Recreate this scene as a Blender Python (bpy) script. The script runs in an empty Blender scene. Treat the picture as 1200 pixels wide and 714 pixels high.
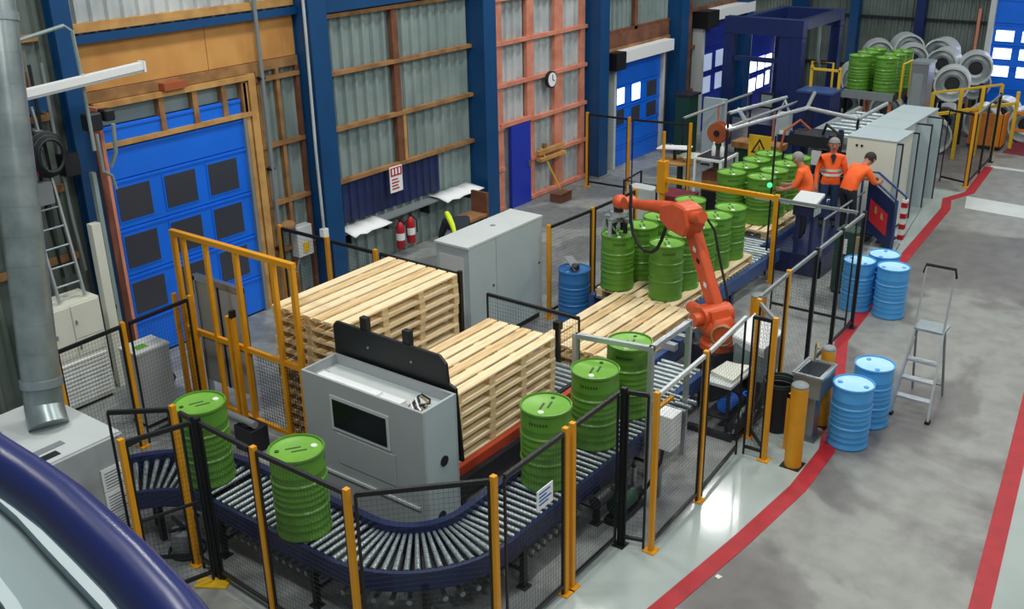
import bpy, bmesh, math, random
from mathutils import Vector, Matrix
random.seed(7)
SC = bpy.context.scene
COL = SC.collection

# ------------------------------------------------------------------ camera
CH = 6.8
YAW, PITCH, ROLL, FPX = math.radians(37.1), math.radians(22.5), math.radians(-1.1), 1200.0
fw = Vector((math.cos(YAW)*math.cos(PITCH), math.sin(YAW)*math.cos(PITCH), -math.sin(PITCH)))
rt = Vector((math.sin(YAW), -math.cos(YAW), 0))
up = rt.cross(fw)
r2 = math.cos(ROLL)*rt + math.sin(ROLL)*up
u2 = -math.sin(ROLL)*rt + math.cos(ROLL)*up
cam_d = bpy.data.cameras.new('camera')
cam = bpy.data.objects.new('camera', cam_d)
COL.objects.link(cam)
M = Matrix((r2, u2, -fw)).transposed().to_4x4()
M.translation = Vector((0, 0, CH))
cam.matrix_world = M
cam_d.sensor_width = 36.0
cam_d.lens = FPX*36.0/1200.0
cam_d.clip_start = 0.05
cam_d.clip_end = 200
SC.camera = cam

# ------------------------------------------------------------------ light
W = bpy.data.worlds.new('world'); SC.world = W; W.use_nodes = True
W.node_tree.nodes['Background'].inputs[0].default_value = (0.80, 0.90, 0.93, 1)
W.node_tree.nodes['Background'].inputs[1].default_value = 0.24
def area(name, loc, size, power, col=(1, 0.985, 0.95)):
    l = bpy.data.lights.new(name, 'AREA'); l.shape = 'DISK'; l.size = size; l.energy = power; l.color = col
    o = bpy.data.objects.new(name, l); COL.objects.link(o); o.location = loc
    return o
for lx in (3.0, 9.7, 16.3, 23.0, 29.7):
    for ly in (-1.0, 4.6, 10.3):
        area('high_bay_lamp', (lx, ly, 9.8), 1.1, 210 if lx < 20 else (190 if lx < 25 else 120))
SC.view_settings.view_transform = 'Standard'
SC.view_settings.look = 'None'
SC.view_settings.gamma = 1.0
SC.view_settings.use_curve_mapping = False
SC.view_settings.exposure = 0.0

# ------------------------------------------------------------------ materials
def lin(c):
    if isinstance(c, str):
        c = [int(c[i:i+2], 16)/255 for i in (0, 2, 4)]
    return tuple(((v/12.92) if v <= 0.04045 else ((v+0.055)/1.055)**2.4) for v in c) + (1.0,)
MATS = {}
def mat(name, col, rough=0.5, metal=0.0, var=0.0, scale=3.0, col2=None, bump=0.0, emit=None, estr=0.0, alpha=None, spec=None, stretch=None, trans=0.0):
    m = bpy.data.materials.new(name); m.use_nodes = True
    nt = m.node_tree; b = nt.nodes['Principled BSDF']
    b.inputs['Base Color'].default_value = lin(col)
    b.inputs['Roughness'].default_value = rough
    b.inputs['Metallic'].default_value = metal
    if spec is not None: b.inputs['Specular IOR Level'].default_value = spec
    if trans: b.inputs['Transmission Weight'].default_value = trans
    if var or bump or col2:
        tc = nt.nodes.new('ShaderNodeTexCoord'); nz = nt.nodes.new('ShaderNodeTexNoise')
        nz.inputs['Scale'].default_value = scale; nz.inputs['Detail'].default_value = 5
        src = tc.outputs['Object']
        if stretch:
            mp = nt.nodes.new('ShaderNodeMapping'); mp.inputs['Scale'].default_value = stretch
            nt.links.new(src, mp.inputs['Vector']); src = mp.outputs['Vector']
        nt.links.new(src, nz.inputs['Vector'])
        if var or col2:
            rp = nt.nodes.new('ShaderNodeValToRGB')
            c1 = lin(col)
            c2 = lin(col2) if col2 else tuple(v*(1-var) for v in c1[:3])+(1,)
            rp.color_ramp.elements[0].color = c2; rp.color_ramp.elements[0].position = 0.35
            rp.color_ramp.elements[1].color = c1; rp.color_ramp.elements[1].position = 0.62
            nt.links.new(nz.outputs['Fac'], rp.inputs['Fac']); nt.links.new(rp.outputs['Color'], b.inputs['Base Color'])
        if bump:
            bp = nt.nodes.new('ShaderNodeBump'); bp.inputs['Strength'].default_value = bump; bp.inputs['Distance'].default_value = 0.02
            nt.links.new(nz.outputs['Fac'], bp.inputs['Height']); nt.links.new(bp.outputs['Normal'], b.inputs['Normal'])
    if emit:
        b.inputs['Emission Color'].default_value = lin(emit); b.inputs['Emission Strength'].default_value = estr
    MATS[name] = m
    return m
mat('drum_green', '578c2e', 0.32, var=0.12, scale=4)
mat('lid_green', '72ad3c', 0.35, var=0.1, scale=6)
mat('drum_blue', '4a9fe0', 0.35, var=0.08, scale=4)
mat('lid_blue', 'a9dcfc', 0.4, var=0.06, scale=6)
mat('drum_navy_blue', '2c6fb0', 0.4, var=0.1)
mat('stencil', '2d4a1c', 0.6)
mat('bung_white', 'd8ead0', 0.5)
mat('wood', 'f2e1bb', 0.75, col2='e2c896', scale=2.2, bump=0.1, stretch=(1, 14, 14))
mat('wood_b', 'e4cb9c', 0.75, col2='c9a671', scale=2.2, bump=0.1, stretch=(1, 14, 14))
mat('timber', 'a3794a', 0.8, col2='7d5a36', scale=3, bump=0.1)
mat('timber_light', 'c79a5a', 0.8, col2='a67b44', scale=3, bump=0.1)
mat('timber_brown', '7a4e36', 0.8, col2='5f3a28', scale=3)
mat('timber_pink', 'd68d74', 0.8, col2='c4765c', scale=3)
mat('plywood', 'cd9753', 0.75, col2='b98344', scale=1.5)
mat('cladding', '93a3a1', 0.5, 0.1, col2='7f918f', scale=1.2)
mat('cladding_light', 'c8cfd0', 0.5, 0.1, col2='a3adb0', scale=1.2)
mat('cladding_dark', '6c7873', 0.55, 0.1, col2='59655f', scale=1.2)
mat('cladding_navy', '1f2c5c', 0.5, col2='182349', scale=2)
mat('column_blue', '0a4678', 0.4, var=0.12, scale=2)
mat('door_blue', '1270ec', 0.35, var=0.08, scale=1.5)
mat('door_navy', '2038b0', 0.4, var=0.1)
mat('gantry_blue', '16295e', 0.4, var=0.15)
mat('door_window', '3c3f48', 0.25)
mat('day_window', 'ffffff', 0.3, emit='f4f8ff', estr=2.6)
mat('dim_window', 'a8b8d8', 0.3, emit='b8c8e8', estr=0.5)
mat('black', '15171a', 0.45)
mat('black_rubber', '111214', 0.7)
mat('dark_metal', '2a2d33', 0.45, 0.4)
mat('navy_metal', '17244f', 0.35, 0.0, var=0.15)
mat('steel_blue_frame', '2c4a80', 0.4)
mat('yellow', 'e09a14', 0.45, var=0.08, scale=4)
mat('yellow_far', 'd8b020', 0.5)
mat('orange', 'd2562a', 0.38, var=0.1, scale=5)
mat('orange_box', 'd88018', 0.6)
mat('red', 'b3202a', 0.45)
mat('red_dark', '6e1c2c', 0.7)
mat('rail_red', 'b8452a', 0.5)
mat('zinc', '9eaaae', 0.35, 0.55, var=0.12, scale=8)
mat('duct_zinc', 'a8b4b4', 0.33, 0.7, col2='8c9a9a', scale=3)
mat('aluminium', 'c3c9cc', 0.35, 0.6)
mat('stainless', '9aa0a6', 0.28, 0.8)
mat('grey_paint', 'a4abad', 0.45, var=0.05, scale=2)
mat('grey_light', 'c4cbca', 0.45, var=0.05, scale=2)
mat('grey_cool', 'a9b9bd', 0.45, var=0.05, scale=2)
mat('grey_mid', '7d8587', 0.5, var=0.08)
mat('grey_ledge', '71868a', 0.45, var=0.08, scale=2)
mat('cream', 'd8dbcd', 0.5, var=0.04)
mat('white', 'e6eaea', 0.5)
mat('paper', 'eef1f2', 0.7)
mat('ink', '5a626c', 0.7)
mat('ink_blue', '3a6fb0', 0.7)
mat('pedestal', '20242e', 0.45)
mat('green_dark', '16402f', 0.5)
mat('brass_hose', '9a8a5c', 0.5)
mat('rail_blue', '0b1e60', 0.25)
mat('wire', '2b2f33', 0.5, 0.3)
mat('hivis', 'ff6a28', 0.75, var=0.1, scale=6)
mat('hivis_yellow', 'd8f02a', 0.75, emit=None)
mat('reflective', 'c8ccc8', 0.5)
mat('trousers', '1c2230', 0.85)
mat('jeans', '2a3f68', 0.85)
mat('skin', 'b98068', 0.6)
mat('hair_dark', '2a2622', 0.8)
mat('hair_grey', '8a8884', 0.8)
mat('boots', '14120f', 0.7)
mat('glass_dark', '0c1014', 0.2)
mat('tote', '7d9092', 0.3)
mat('lamp_green', '30e060', 0.4, emit='40ff80', estr=2.0)
mat('lamp_white', 'ffffff', 0.4, emit='ffffff', estr=3.0)
mat('rust', 'a0532f', 0.8)
mat('coil_steel', 'd2d9da', 0.35, 0.25, var=0.15, scale=4)
mat('coil_side', '9aa5a8', 0.4, 0.25, var=0.3, scale=4)
mat('coil_core', '23262a', 0.7)
mat('line_red', 'ac1a26', 0.55, col2='9c1822', scale=5)
mat('line_white', 'ccd3d0', 0.4, var=0.08)

def concrete(name, a, b, c, rough, scale):
    m = bpy.data.materials.new(name); m.use_nodes = True; nt = m.node_tree; bs = nt.nodes['Principled BSDF']
    tc = nt.nodes.new('ShaderNodeTexCoord')
    n1 = nt.nodes.new('ShaderNodeTexNoise'); n1.inputs['Scale'].default_value = scale; n1.inputs['Detail'].default_value = 7; n1.inputs['Distortion'].default_value = 0.6
    n2 = nt.nodes.new('ShaderNodeTexNoise'); n2.inputs['Scale'].default_value = scale*9; n2.inputs['Detail'].default_value = 6
    for n in (n1, n2): nt.links.new(tc.outputs['Object'], n.inputs['Vector'])
    rp = nt.nodes.new('ShaderNodeValToRGB'); e = rp.color_ramp.elements
    e[0].position = 0.40; e[0].color = lin(a); e[1].position = 0.60; e[1].color = lin(c)
    k = e.new(0.49); k.color = lin(b); k = e.new(0.53); k.color = lin(c)
    nt.links.new(n1.outputs['Fac'], rp.inputs['Fac'])
    mx = nt.nodes.new('ShaderNodeMixRGB'); mx.blend_type = 'MULTIPLY'; mx.inputs['Fac'].default_value = 0.55
    r2_ = nt.nodes.new('ShaderNodeValToRGB'); r2_.color_ramp.elements[0].position = 0.3; r2_.color_ramp.elements[0].color = (.55, .55, .55, 1)
    r2_.color_ramp.elements[1].position = 0.6
    nt.links.new(n2.outputs['Fac'], r2_.inputs['Fac']); nt.links.new(rp.outputs['Color'], mx.inputs['Color1']); nt.links.new(r2_.outputs['Color'], mx.inputs['Color2'])
    nt.links.new(mx.outputs['Color'], bs.inputs['Base Color'])
    bs.inputs['Roughness'].default_value = rough
    MATS[name] = m
concrete('concrete', '6c6b69', '757472', '8f918c', 0.42, 0.36)
concrete('concrete_cell', '74797a', '7e8384', '949997', 0.45, 0.6)
mat('floor_paint', 'a9b5b1', 0.11, var=0.12, scale=1.2, bump=.03)

# ------------------------------------------------------------------ mesh helpers
class MB:
    def __init__(s): s.v = []; s.f = []
    def box(s, x0, x1, y0, y1, z0, z1):
        i = len(s.v)
        s.v += [(x0,y0,z0),(x1,y0,z0),(x1,y1,z0),(x0,y1,z0),(x0,y0,z1),(x1,y0,z1),(x1,y1,z1),(x0,y1,z1)]
        s.f += [tuple(i+k for k in q) for q in ((3,2,1,0),(4,5,6,7),(0,1,5,4),(1,2,6,5),(2,3,7,6),(3,0,4,7))]
        return s
    def bar(s, p, q, w, h=None):
        """rectangular bar from p to q, w wide, h high"""
        h = h or w
        p = Vector(p); q = Vector(q); d = (q-p).normalized()
        a = Vector((0,0,1)) if abs(d.z) < 0.95 else Vector((1,0,0))
        sd = d.cross(a).normalized()*w/2; u = sd.cross(d).normalized()*h/2
        i = len(s.v)
        for c in (p, q): s.v += [tuple(c-sd-u), tuple(c+sd-u), tuple(c+sd+u), tuple(c-sd+u)]
        s.f += [tuple(i+k for k in t) for t in ((0,1,2,3),(7,6,5,4),(4,5,1,0),(5,6,2,1),(6,7,3,2),(7,4,0,3))]
        return s
    def cyl(s, p, q, r0, r1=None, n=12, caps=True):
        r1 = r0 if r1 is None else r1
        p = Vector(p); q = Vector(q); d = (q-p).normalized()
        a = Vector((0,0,1)) if abs(d.z) < 0.95 else Vector((1,0,0))
        x = d.cross(a).normalized(); y = d.cross(x)
        i = len(s.v)
        for c, r in ((p, r0), (q, r1)):
            for k in range(n):
                t = 2*math.pi*k/n; s.v.append(tuple(c+x*math.cos(t)*r+y*math.sin(t)*r))
        for k in range(n): s.f.append((i+k, i+n+k, i+n+(k+1)%n, i+(k+1)%n))
        if caps:
            s.f.append(tuple(i+k for k in range(n))); s.f.append(tuple(i+n+k for k in reversed(range(n))))
        return s
    def tube(s, pts, r, n=8, closed=False):
        pts = [Vector(p) for p in pts]; m = len(pts); i = len(s.v)
        rr = r if isinstance(r, (list, tuple)) else [r]*m
        prev = None
        for k, p in enumerate(pts):
            if closed: d = (pts[(k+1)%m]-pts[k-1]).normalized()
            else: d = (pts[min(k+1, m-1)]-pts[max(k-1, 0)]).normalized()
            if prev is None:
                a = Vector((0,0,1)) if abs(d.z) < 0.9 else Vector((1,0,0))
                x = d.cross(a).normalized()
            else:
                x = (prev-d*prev.dot(d)).normalized()
            prev = x; y = d.cross(x)
            for j in range(n):
                t = 2*math.pi*j/n; s.v.append(tuple(p+(x*math.cos(t)+y*math.sin(t))*rr[k]))
        for k in range(m if closed else m-1):
            k2 = (k+1)%m
            for j in range(n): s.f.append((i+k*n+j, i+k*n+(j+1)%n, i+k2*n+(j+1)%n, i+k2*n+j))
        if not closed:
            s.f.append(tuple(i+j for j in reversed(range(n)))); s.f.append(tuple(i+(m-1)*n+j for j in range(n)))
        return s
    def lathe(s, prof, n=24, c=(0,0,0), cap0=True, cap1=True, axis='z', a0=0.0):
        i = len(s.v); m = len(prof)
        for r, h in prof:
            for k in range(n):
                t = 2*math.pi*k/n+a0
                x, y = r*math.cos(t), r*math.sin(t)
                s.v.append((c[0]+x, c[1]+y, c[2]+h) if axis == 'z' else (c[0]-h, c[1]+x, c[2]+y))
        for j in range(m-1):
            for k in range(n): s.f.append((i+j*n+k, i+j*n+(k+1)%n, i+(j+1)*n+(k+1)%n, i+(j+1)*n+k))
        if cap0: s.f.append(tuple(i+k for k in reversed(range(n))))
        if cap1: s.f.append(tuple(i+(m-1)*n+k for k in range(n)))
        return s
    def prism(s, pts, z0, z1):
        """polygon in xy extruded in z"""
        i = len(s.v); n = len(pts)
        s.v += [(x, y, z0) for x, y in pts]+[(x, y, z1) for x, y in pts]
        s.f.append(tuple(i+k for k in reversed(range(n)))); s.f.append(tuple(i+n+k for k in range(n)))
        for k in range(n): s.f.append((i+k, i+(k+1)%n, i+n+(k+1)%n, i+n+k))
        return s
    def slab(s, pts, d):
        """3d polygon extruded by vector d"""
        i = len(s.v); n = len(pts); d = Vector(d)
        s.v += [tuple(Vector(p)) for p in pts]+[tuple(Vector(p)+d) for p in pts]
        s.f.append(tuple(i+k for k in reversed(range(n)))); s.f.append(tuple(i+n+k for k in range(n)))
        for k in range(n): s.f.append((i+k, i+(k+1)%n, i+n+(k+1)%n, i+n+k))
        return s
    def ball(s, c, r, n=10, m=7, sc=(1,1,1)):
        i = len(s.v)
        for a in range(m+1):
            t = math.pi*a/m
            for k in range(n):
                p = 2*math.pi*k/n
                s.v.append((c[0]+r*sc[0]*math.sin(t)*math.cos(p), c[1]+r*sc[1]*math.sin(t)*math.sin(p), c[2]+r*sc[2]*math.cos(t)))
        for a in range(m):
            for k in range(n): s.f.append((i+a*n+k, i+(a+1)*n+k, i+(a+1)*n+(k+1)%n, i+a*n+(k+1)%n))
        return s
    def mesh(s, name, m, smooth=False, bevel=0.0):
        me = bpy.data.meshes.new(name); me.from_pydata(s.v, [], s.f); me.update()
        bm = bmesh.new(); bm.from_mesh(me)
        bmesh.ops.recalc_face_normals(bm, faces=bm.faces)
        if bevel: bmesh.ops.bevel(bm, geom=list(bm.edges), offset=bevel, segments=1, affect='EDGES', profile=0.5)
        bm.to_mesh(me); bm.free()
        me.materials.append(MATS[m])
        if smooth:
            me.polygons.foreach_set('use_smooth', [True]*len(me.polygons))
            try: me.set_sharp_from_angle(angle=math.radians(38))
            except Exception: pass
        return me
OFF = {}
def link(name, me, parent=None, loc=(0,0,0), rz=0.0):
    o = bpy.data.objects.new(name, me); COL.objects.link(o); o.location = loc
    if rz: o.rotation_euler = (0,0,rz)
    if parent is not None: o.parent = parent
    return o
def part(name, mb, m, parent, smooth=False, bevel=0.0, world=True, label=None):
    """mesh part; mb is in world coordinates unless world=False"""
    if world and parent is not None:
        ox, oy, oz = OFF.get(parent, (0,0,0))
        if (ox, oy, oz) != (0,0,0): mb.v = [(a-ox, b-oy, c-oz) for a, b, c in mb.v]
    o = link(name, mb.mesh(name, m, smooth, bevel), parent)
    if parent is not None: OFF[o] = OFF.get(parent, (0,0,0))
    if label: o['label'] = label
    return o
def tag(o, label, cat, group=None, kind=None):
    o['label'] = label; o['category'] = cat
    if group: o['group'] = group
    if kind: o['kind'] = kind
    return o
def thing(name, label, cat, loc=(0,0,0), rz=0.0, group=None):
    o = bpy.data.objects.new(name, None); COL.objects.link(o); o.location = loc; o.empty_display_size = 0.1
    if rz: o.rotation_euler = (0,0,rz)
    OFF[o] = tuple(loc)
    return tag(o, label, cat, group)
def struct(name, mb=None, m=None, smooth=False):
    if mb is None:
        o = bpy.data.objects.new(name, None); COL.objects.link(o)
    else: o = link(name, mb.mesh(name, m, smooth))
    o['kind'] = 'structure'
    return o
def dup(root, loc, rz=0.0, label=None, group=None):
    r = root.copy(); COL.objects.link(r); r.location = loc; r.rotation_euler = (0,0,rz)
    if label: r['label'] = label
    if group: r['group'] = group
    for ch in list(root.children):
        c = ch.copy(); COL.objects.link(c); c.parent = r
        for gg in list(ch.children):
            d = gg.copy(); COL.objects.link(d); d.parent = c
    return r
B = lambda *a: MB().box(*a)

# ------------------------------------------------------------------ floor
floor = struct('floor', B(-3, 40, -4, 13.9, -0.2, 0.0), 'concrete')
part('cell_floor', MB().prism([(4.3,13.4),(4.3,8.0),(5.1,8.0),(5.1,5.7),(6.05,4.72),(8.2,4.72),(8.3,4.35),(10.7,4.45),(15.5,4.7),(20,5.5),(24.5,5.7),(24.5,13.4)], -0.1, 0.002), 'concrete_cell', floor)
def strip(path, w, z, name, m):
    L, R_ = [], []
    for k, p in enumerate(path):
        a = Vector(path[max(k-1,0)]); b = Vector(path[min(k+1,len(path)-1)]); d = (b-a).normalized(); n = Vector((-d.y, d.x))
        L.append(Vector(p)+n*w/2); R_.append(Vector(p)-n*w/2)
    mb = MB()
    for k in range(len(path)-1):
        mb.prism([tuple(R_[k]), tuple(R_[k+1]), tuple(L[k+1]), tuple(L[k])], -0.05, z)
    return part(name, mb, m, floor)
redpath = [(5.2,4.15),(7.54,3.88),(9.05,3.72),(10.4,3.62),(11.44,3.66),(12.6,4.0),(14.86,4.72),(19.3,5.1),(22.8,5.32),(23.55,5.5),(24.35,5.22),(26.94,5.42)]
part('painted_strip', MB().prism([(3.5,4.5),(5.2,4.15),(7.54,3.9),(9.05,3.74),(10.4,3.64),(11.44,3.68),(12.6,4.02),(14.86,4.74),(19.3,5.12),(22.8,5.34),(23.55,5.52),(24.3,5.3),(24.3,6.0),(20.5,6.1),(16.5,5.2),(15.4,4.78),(10.8,4.6),(9.5,4.5),(8.3,4.45),(8.2,4.82),(6.1,4.82),(5.2,5.8),(4,5.8)], -0.05, 0.004), 'floor_paint', floor)
strip(redpath, 0.20, 0.007, 'red_line', 'line_red')
strip([(3.0,0.54),(9.36,1.30),(12.56,1.66),(17,2.18)], 0.2, 0.007, 'red_line', 'line_red')
part('painted_strip', MB().prism([(3.0,0.45),(9.36,1.2),(12.56,1.56),(17,2.08),(17,-2),(3,-2)], -0.05, 0.004), 'floor_paint', floor)
part('white_stripe', MB().prism([(24.04,5.2),(23.85,3.0),(22.95,3.0),(23.09,5.0)], -0.05, 0.005), 'line_white', floor)
strip([(27.0,5.4),(27.0,3.0)], 0.2, 0.005, 'white_stripe', 'line_white')
part('red_mat', MB().prism([(28.6,5.5),(31.5,5.5),(31.5,3.2),(28.3,3.2)], -0.05, 0.006), 'red_dark', floor)
strip([(6.9,9.1),(10.4,9.1)], 0.12, 0.005, 'white_stripe', 'line_white')

# ------------------------------------------------------------------ walls
WY = 13.45
wall_back = struct('wall_back', B(3.5, 34.3, WY+0.10, WY+0.25, 0, 6.5), 'cladding_dark')
def corrugated(x0, x1, z0, z1, m, parent, y=WY, pitch=0.24, depth=0.055, axis='x'):
    n = max(1, round((x1-x0)/pitch)); p = (x1-x0)/n
    prof = []
    for k in range(n):
        a = x0+k*p
        prof += [(a, 0), (a+p*.55, 0), (a+p*.66, -depth), (a+p*.89, -depth)]
    prof.append((x1, 0))
    mb = MB()
    for a, d in prof:
        for z in (z0, z1):
            mb.v.append((a, y+d, z) if axis == 'x' else (y+d, a, z))
    for k in range(len(prof)-1): mb.f.append((2*k, 2*k+2, 2*k+3, 2*k+1))
    # back thickness
    me = part('cladding_sheet', mb, m, parent)
    return me
def on_wall(name, x0, x1, z0, z1, m, d0=0.0, d1=0.06, parent=None, bevel=0):
    return part(name, B(x0, x1, WY-0.04-d1, WY-0.04-d0, z0, z1), m, parent or wall_back, bevel=bevel)
# bay 0 (left of the big door)
for k in range(4): corrugated(3.6+k*1.03, 4.63+k*1.03, 0, 6.4, 'cladding_dark', wall_back)
for z in (1.9, 2.9, 3.9, 4.95): on_wall('girt', 3.6, 7.35, z, z+0.09, 'timber', 0, 0.08)
on_wall('beam', 3.6, 7.3, 4.05, 4.35, 'column_blue', 0.0, 0.16)
for x in (5.9, 6.75): on_wall('packer_block', x, x+.28, 4.36, 4.6, 'timber_brown', 0.0, 0.22)
# columns: flanged steel
def column(x, w=0.36, m='column_blue', yf=12.96):
    c = part('steel_column', B(x-0.02, x+0.02+w*.1, yf+.04, 13.36, 0, 6.4), m, wall_back)
    part('flange', B(x-w/2, x+w/2, yf, yf+.04, 0, 6.4), m, c)
    part('flange', B(x-w/2, x+w/2, 13.36, 13.40, 0, 6.4), m, c)
    part('side_plate', B(x+w/2-.05, x+w/2-.02, yf+.03, 13.37, 0, 6.4), m, c)
    part('side_plate', B(x-w/2+.02, x-w/2+.05, yf+.03, 13.37, 0, 6.4), m, c)
    part('base_plate', B(x-w/2-.06, x+w/2+.06, yf-.06, 13.42, 0, .03), 'grey_mid', c)
column(7.66, .27, yf=13.2)
for x in (12.0, 16.58, 20.95, 24.95, 29.0, 33.4): column(x, 0.40)
# bay 1: the wall above the big door
for k in range(4): corrugated(7.8+k*1.0, 8.8+k*1.0, 4.85, 6.4, 'cladding_light', wall_back, y=WY-.02)
on_wall('girt', 7.75, 11.8, 4.98, 5.10, 'timber_light', 0, 0.1)
on_wall('beam', 7.75, 11.8, 4.84, 4.95, 'column_blue', 0.02, 0.18)
for x0, x1 in ((7.76, 10.0), (10.01, 11.78)): on_wall('plywood_board', x0, x1, 4.18, 4.83, 'plywood', 0.02, 0.06)
on_wall('girt', 7.76, 11.78, 4.02, 4.17, 'timber', 0.0, 0.10)
on_wall('header', 7.92, 10.655, 3.93, 4.01, 'timber_light', 0.0, 0.17)
on_wall('header', 7.92, 10.655, 3.36, 3.43, 'timber_light', 0.0, 0.17)
for x in (8.98, 9.58, 10.13, 10.52): on_wall('stud', x, x+.09, 3.43, 3.93, 'timber', 0.0, 0.14)
on_wall('packer_block', 9.05, 9.45, 4.02, 4.13, 'rust', 0.1, 0.24)
on_wall('grey_board', 7.85, 10.55, 3.66, 3.93, 'cladding', 0.0, 0.02)
on_wall('door_post', 10.66, 10.80, 0, 4.02, 'timber_light', 0.0, 0.16)
on_wall('door_post', 10.56, 10.64, 0, 3.9, 'timber_light', 0.0, 0.14)
on_wall('door_post', 10.48, 10.54, 0, 3.36, 'grey_mid', 0.0, 0.16)
on_wall('door_post', 7.83, 7.88, 0, 4.0, 'timber_pink', 0.12, 0.36)
for k in range(1): corrugated(10.8, 11.8, 0, 4.02, 'cladding', wall_back)
for x in (10.86, 11.28, 11.72): on_wall('stud', x, x+.07, 0, 4.02, 'timber' if x < 11.6 else 'timber_brown', 0, 0.1)
for z in (0.9, 1.75, 2.75, 3.85): on_wall('girt', 10.82, 11.78, z, z+.07, 'timber', 0.02, 0.12)
# big blue sectional door
door1 = struct('door_1')
def door_panel(dr, x0, x1, zs, m, y0, wins, winmat, t=0.05):
    """sections between consecutive zs; wins: list of (cx, cz, w, h, mat)"""
    for k in range(len(zs)-1):
        s = part('door_section', B(x0, x1, y0, y0+t, zs[k]+0.008, zs[k+1]-0.008), m, dr)
        part('section_lip', B(x0, x1, y0-0.018, y0, zs[k+1]-0.05, zs[k+1]-0.015), m, s)
    for cx, cz, w, h, wm in wins:
        f = part('window_frame', B(cx-w/2-.03, cx+w/2+.03, y0-.012, y0, cz-h/2-.03, cz+h/2+.03), m, dr)
        part('pane', B(cx-w/2, cx+w/2, y0-.018, y0-.010, cz-h/2, cz+h/2), wm, f)
wins = [(cx, cz, .56, .50, 'door_window') for cz in (2.50, 1.76, 1.02) for cx in (8.35, 9.17, 9.98)]
door_panel(door1, 7.90, 10.48, [0.02, .65, 1.39, 2.13, 2.87, 3.34, 3.66], 'door_blue', 13.30, wins, None)
part('bottom_seal', B(7.90, 10.48, 13.29, 13.34, 0, .02), 'black_rubber', door1)
# bay 2
for k in range(4): corrugated(12.22+k*1.04, 13.26+k*1.04, 0, 6.4, 'cladding', wall_back)
for k in range(3): corrugated(12.24+k*1.02, 13.26+k*1.02, 0.98, 1.76, 'cladding_navy', wall_back, y=WY-.075, pitch=0.2, depth=.03)
for z in (1.76, 2.72, 3.70, 4.68): on_wall('girt', 12.2, 16.4, z, z+.07, 'timber', 0.0, 0.12)
on_wall('beam', 12.2, 16.4, 4.78, 5.0, 'column_blue', 0.0, 0.18)
on_wall('girt', 12.2, 16.4, 5.0, 5.12, 'timber_brown', 0.0, 0.12)
on_wall('stud', 14.12, 14.28, 1.83, 4.68, 'timber_brown', 0.0, 0.09)
on_wall('stud', 14.28, 14.36, 1.83, 2.72, 'timber_light', 0.0, 0.10)
# bay 3, pinkish frame
for k in range(4): corrugated(16.78+k*1.0, 17.78+k*1.0, 0, 6.4, 'cladding_light', wall_back)
for x, w in ((17.28,.30), (18.45,.26), (19.55,.32), (20.55,.18)): on_wall('stud', x-w/2, x+w/2, 0, 6.4, 'timber_pink', 0.0, 0.09)
for z in (0.92, 1.82, 2.72, 3.60, 4.5):
    x0s = [(16.8, 20.7)] if z > 1.85 else ([(16.8, 17.42), (18.4, 20.7)])
    for a, b in x0s: on_wall('girt', a, b, z, z+.08, 'timber_pink', 0.0, 0.13)
on_wall('girt', 17.3, 18.5, 1.86, 1.95, 'timber_pink', 0, .14)
on_wall('girt', 16.8, 17.42, 0.02, .10, 'timber_pink', 0, .13)
on_wall('girt', 18.4, 20.7, 0.02, .10, 'timber_pink', 0, .13)
door2 = struct('door_2', B(17.6, 18.32, 13.24, 13.32, 0, 1.84), 'door_navy')
part('door_handle', B(18.2, 18.25, 13.20, 13.25, .85, .98), 'stainless', door2)
# bay 4: dock door
for k in range(4): corrugated(21.2+k*.9, 22.1+k*.9, 0, 6.4, 'cladding', wall_back)
for z in (3.3, 4.2): on_wall('girt', 21.2, 24.75, z, z+.08, 'timber_brown', 0.0, 0.1)
on_wall('header', 21.3, 24.6, 2.98, 3.3, 'timber_brown', 0, 0.16)
on_wall('header', 21.3, 24.6, 2.9, 2.98, 'timber', 0, 0.2)
on_wall('stud', 22.9, 23.05, 3.3, 6.4, 'timber_brown', 0, 0.1)
on_wall('stud', 24.35, 24.6, 0, 2.9, 'timber_brown', 0, 0.12)
door3 = struct('door_3')
door_panel(door3, 21.78, 24.1, [0.0, .5, 1.0, 1.52, 2.02, 2.62], 'door_blue', 13.2, [(22.1,1.78,.34,.40,'day_window'),(22.85,1.78,.40,.42,'day_window'),(23.65,1.74,.5,.40,'door_window'),(22.1,1.25,.34,.38,'door_window'),(22.85,1.22,.42,.38,'door_window'),(23.65,1.2,.5,.38,'door_window')], None)
part('roller_housing', B(21.9, 24.35, 12.95, 13.4, 2.64, 2.92), 'white', door3)
part('motor_box', B(21.45, 21.9, 12.93, 13.4, 2.5, 2.92), 'black', door3)
for x in (21.68, 24.12): part('guide_rail', B(x, x+.1, 13.12, 13.4, 0, 2.64), 'grey_light', door3)
# bay 5
for k in range(9): corrugated(25.2+k*1.0, 26.2+k*1.0, 0, 6.4, 'cladding_dark', wall_back)
for z in (1.2, 2.4, 3.4): on_wall('girt', 25.2, 33.9, z, z+.09, 'timber_brown', 0.0, 0.1)
on_wall('stud', 25.7, 25.95, 0, 6.4, 'timber_brown', 0.0, 0.12)
door4 = struct('door_4')
door_panel(door4, 26.45, 28.6, [0, .55, 1.1, 1.7, 2.35, 3.1], 'door_navy', 13.2, [(26.8,1.95,.55,.46,'dim_window'),(27.6,1.98,.55,.46,'dim_window'),(26.8,1.32,.5,.46,'dim_window'),(27.6,1.34,.5,.46,'dim_window'),(28.3,1.95,.3,.46,'dim_window'),(28.3,1.34,.3,.46,'dim_window')], None)
part('roller_housing', B(26.9, 29.3, 12.95, 13.4, 3.12, 3.4), 'white', door4)
part('motor_box', B(26.2, 26.88, 12.93, 13.4, 2.95, 3.4), 'black', door4)
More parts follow.
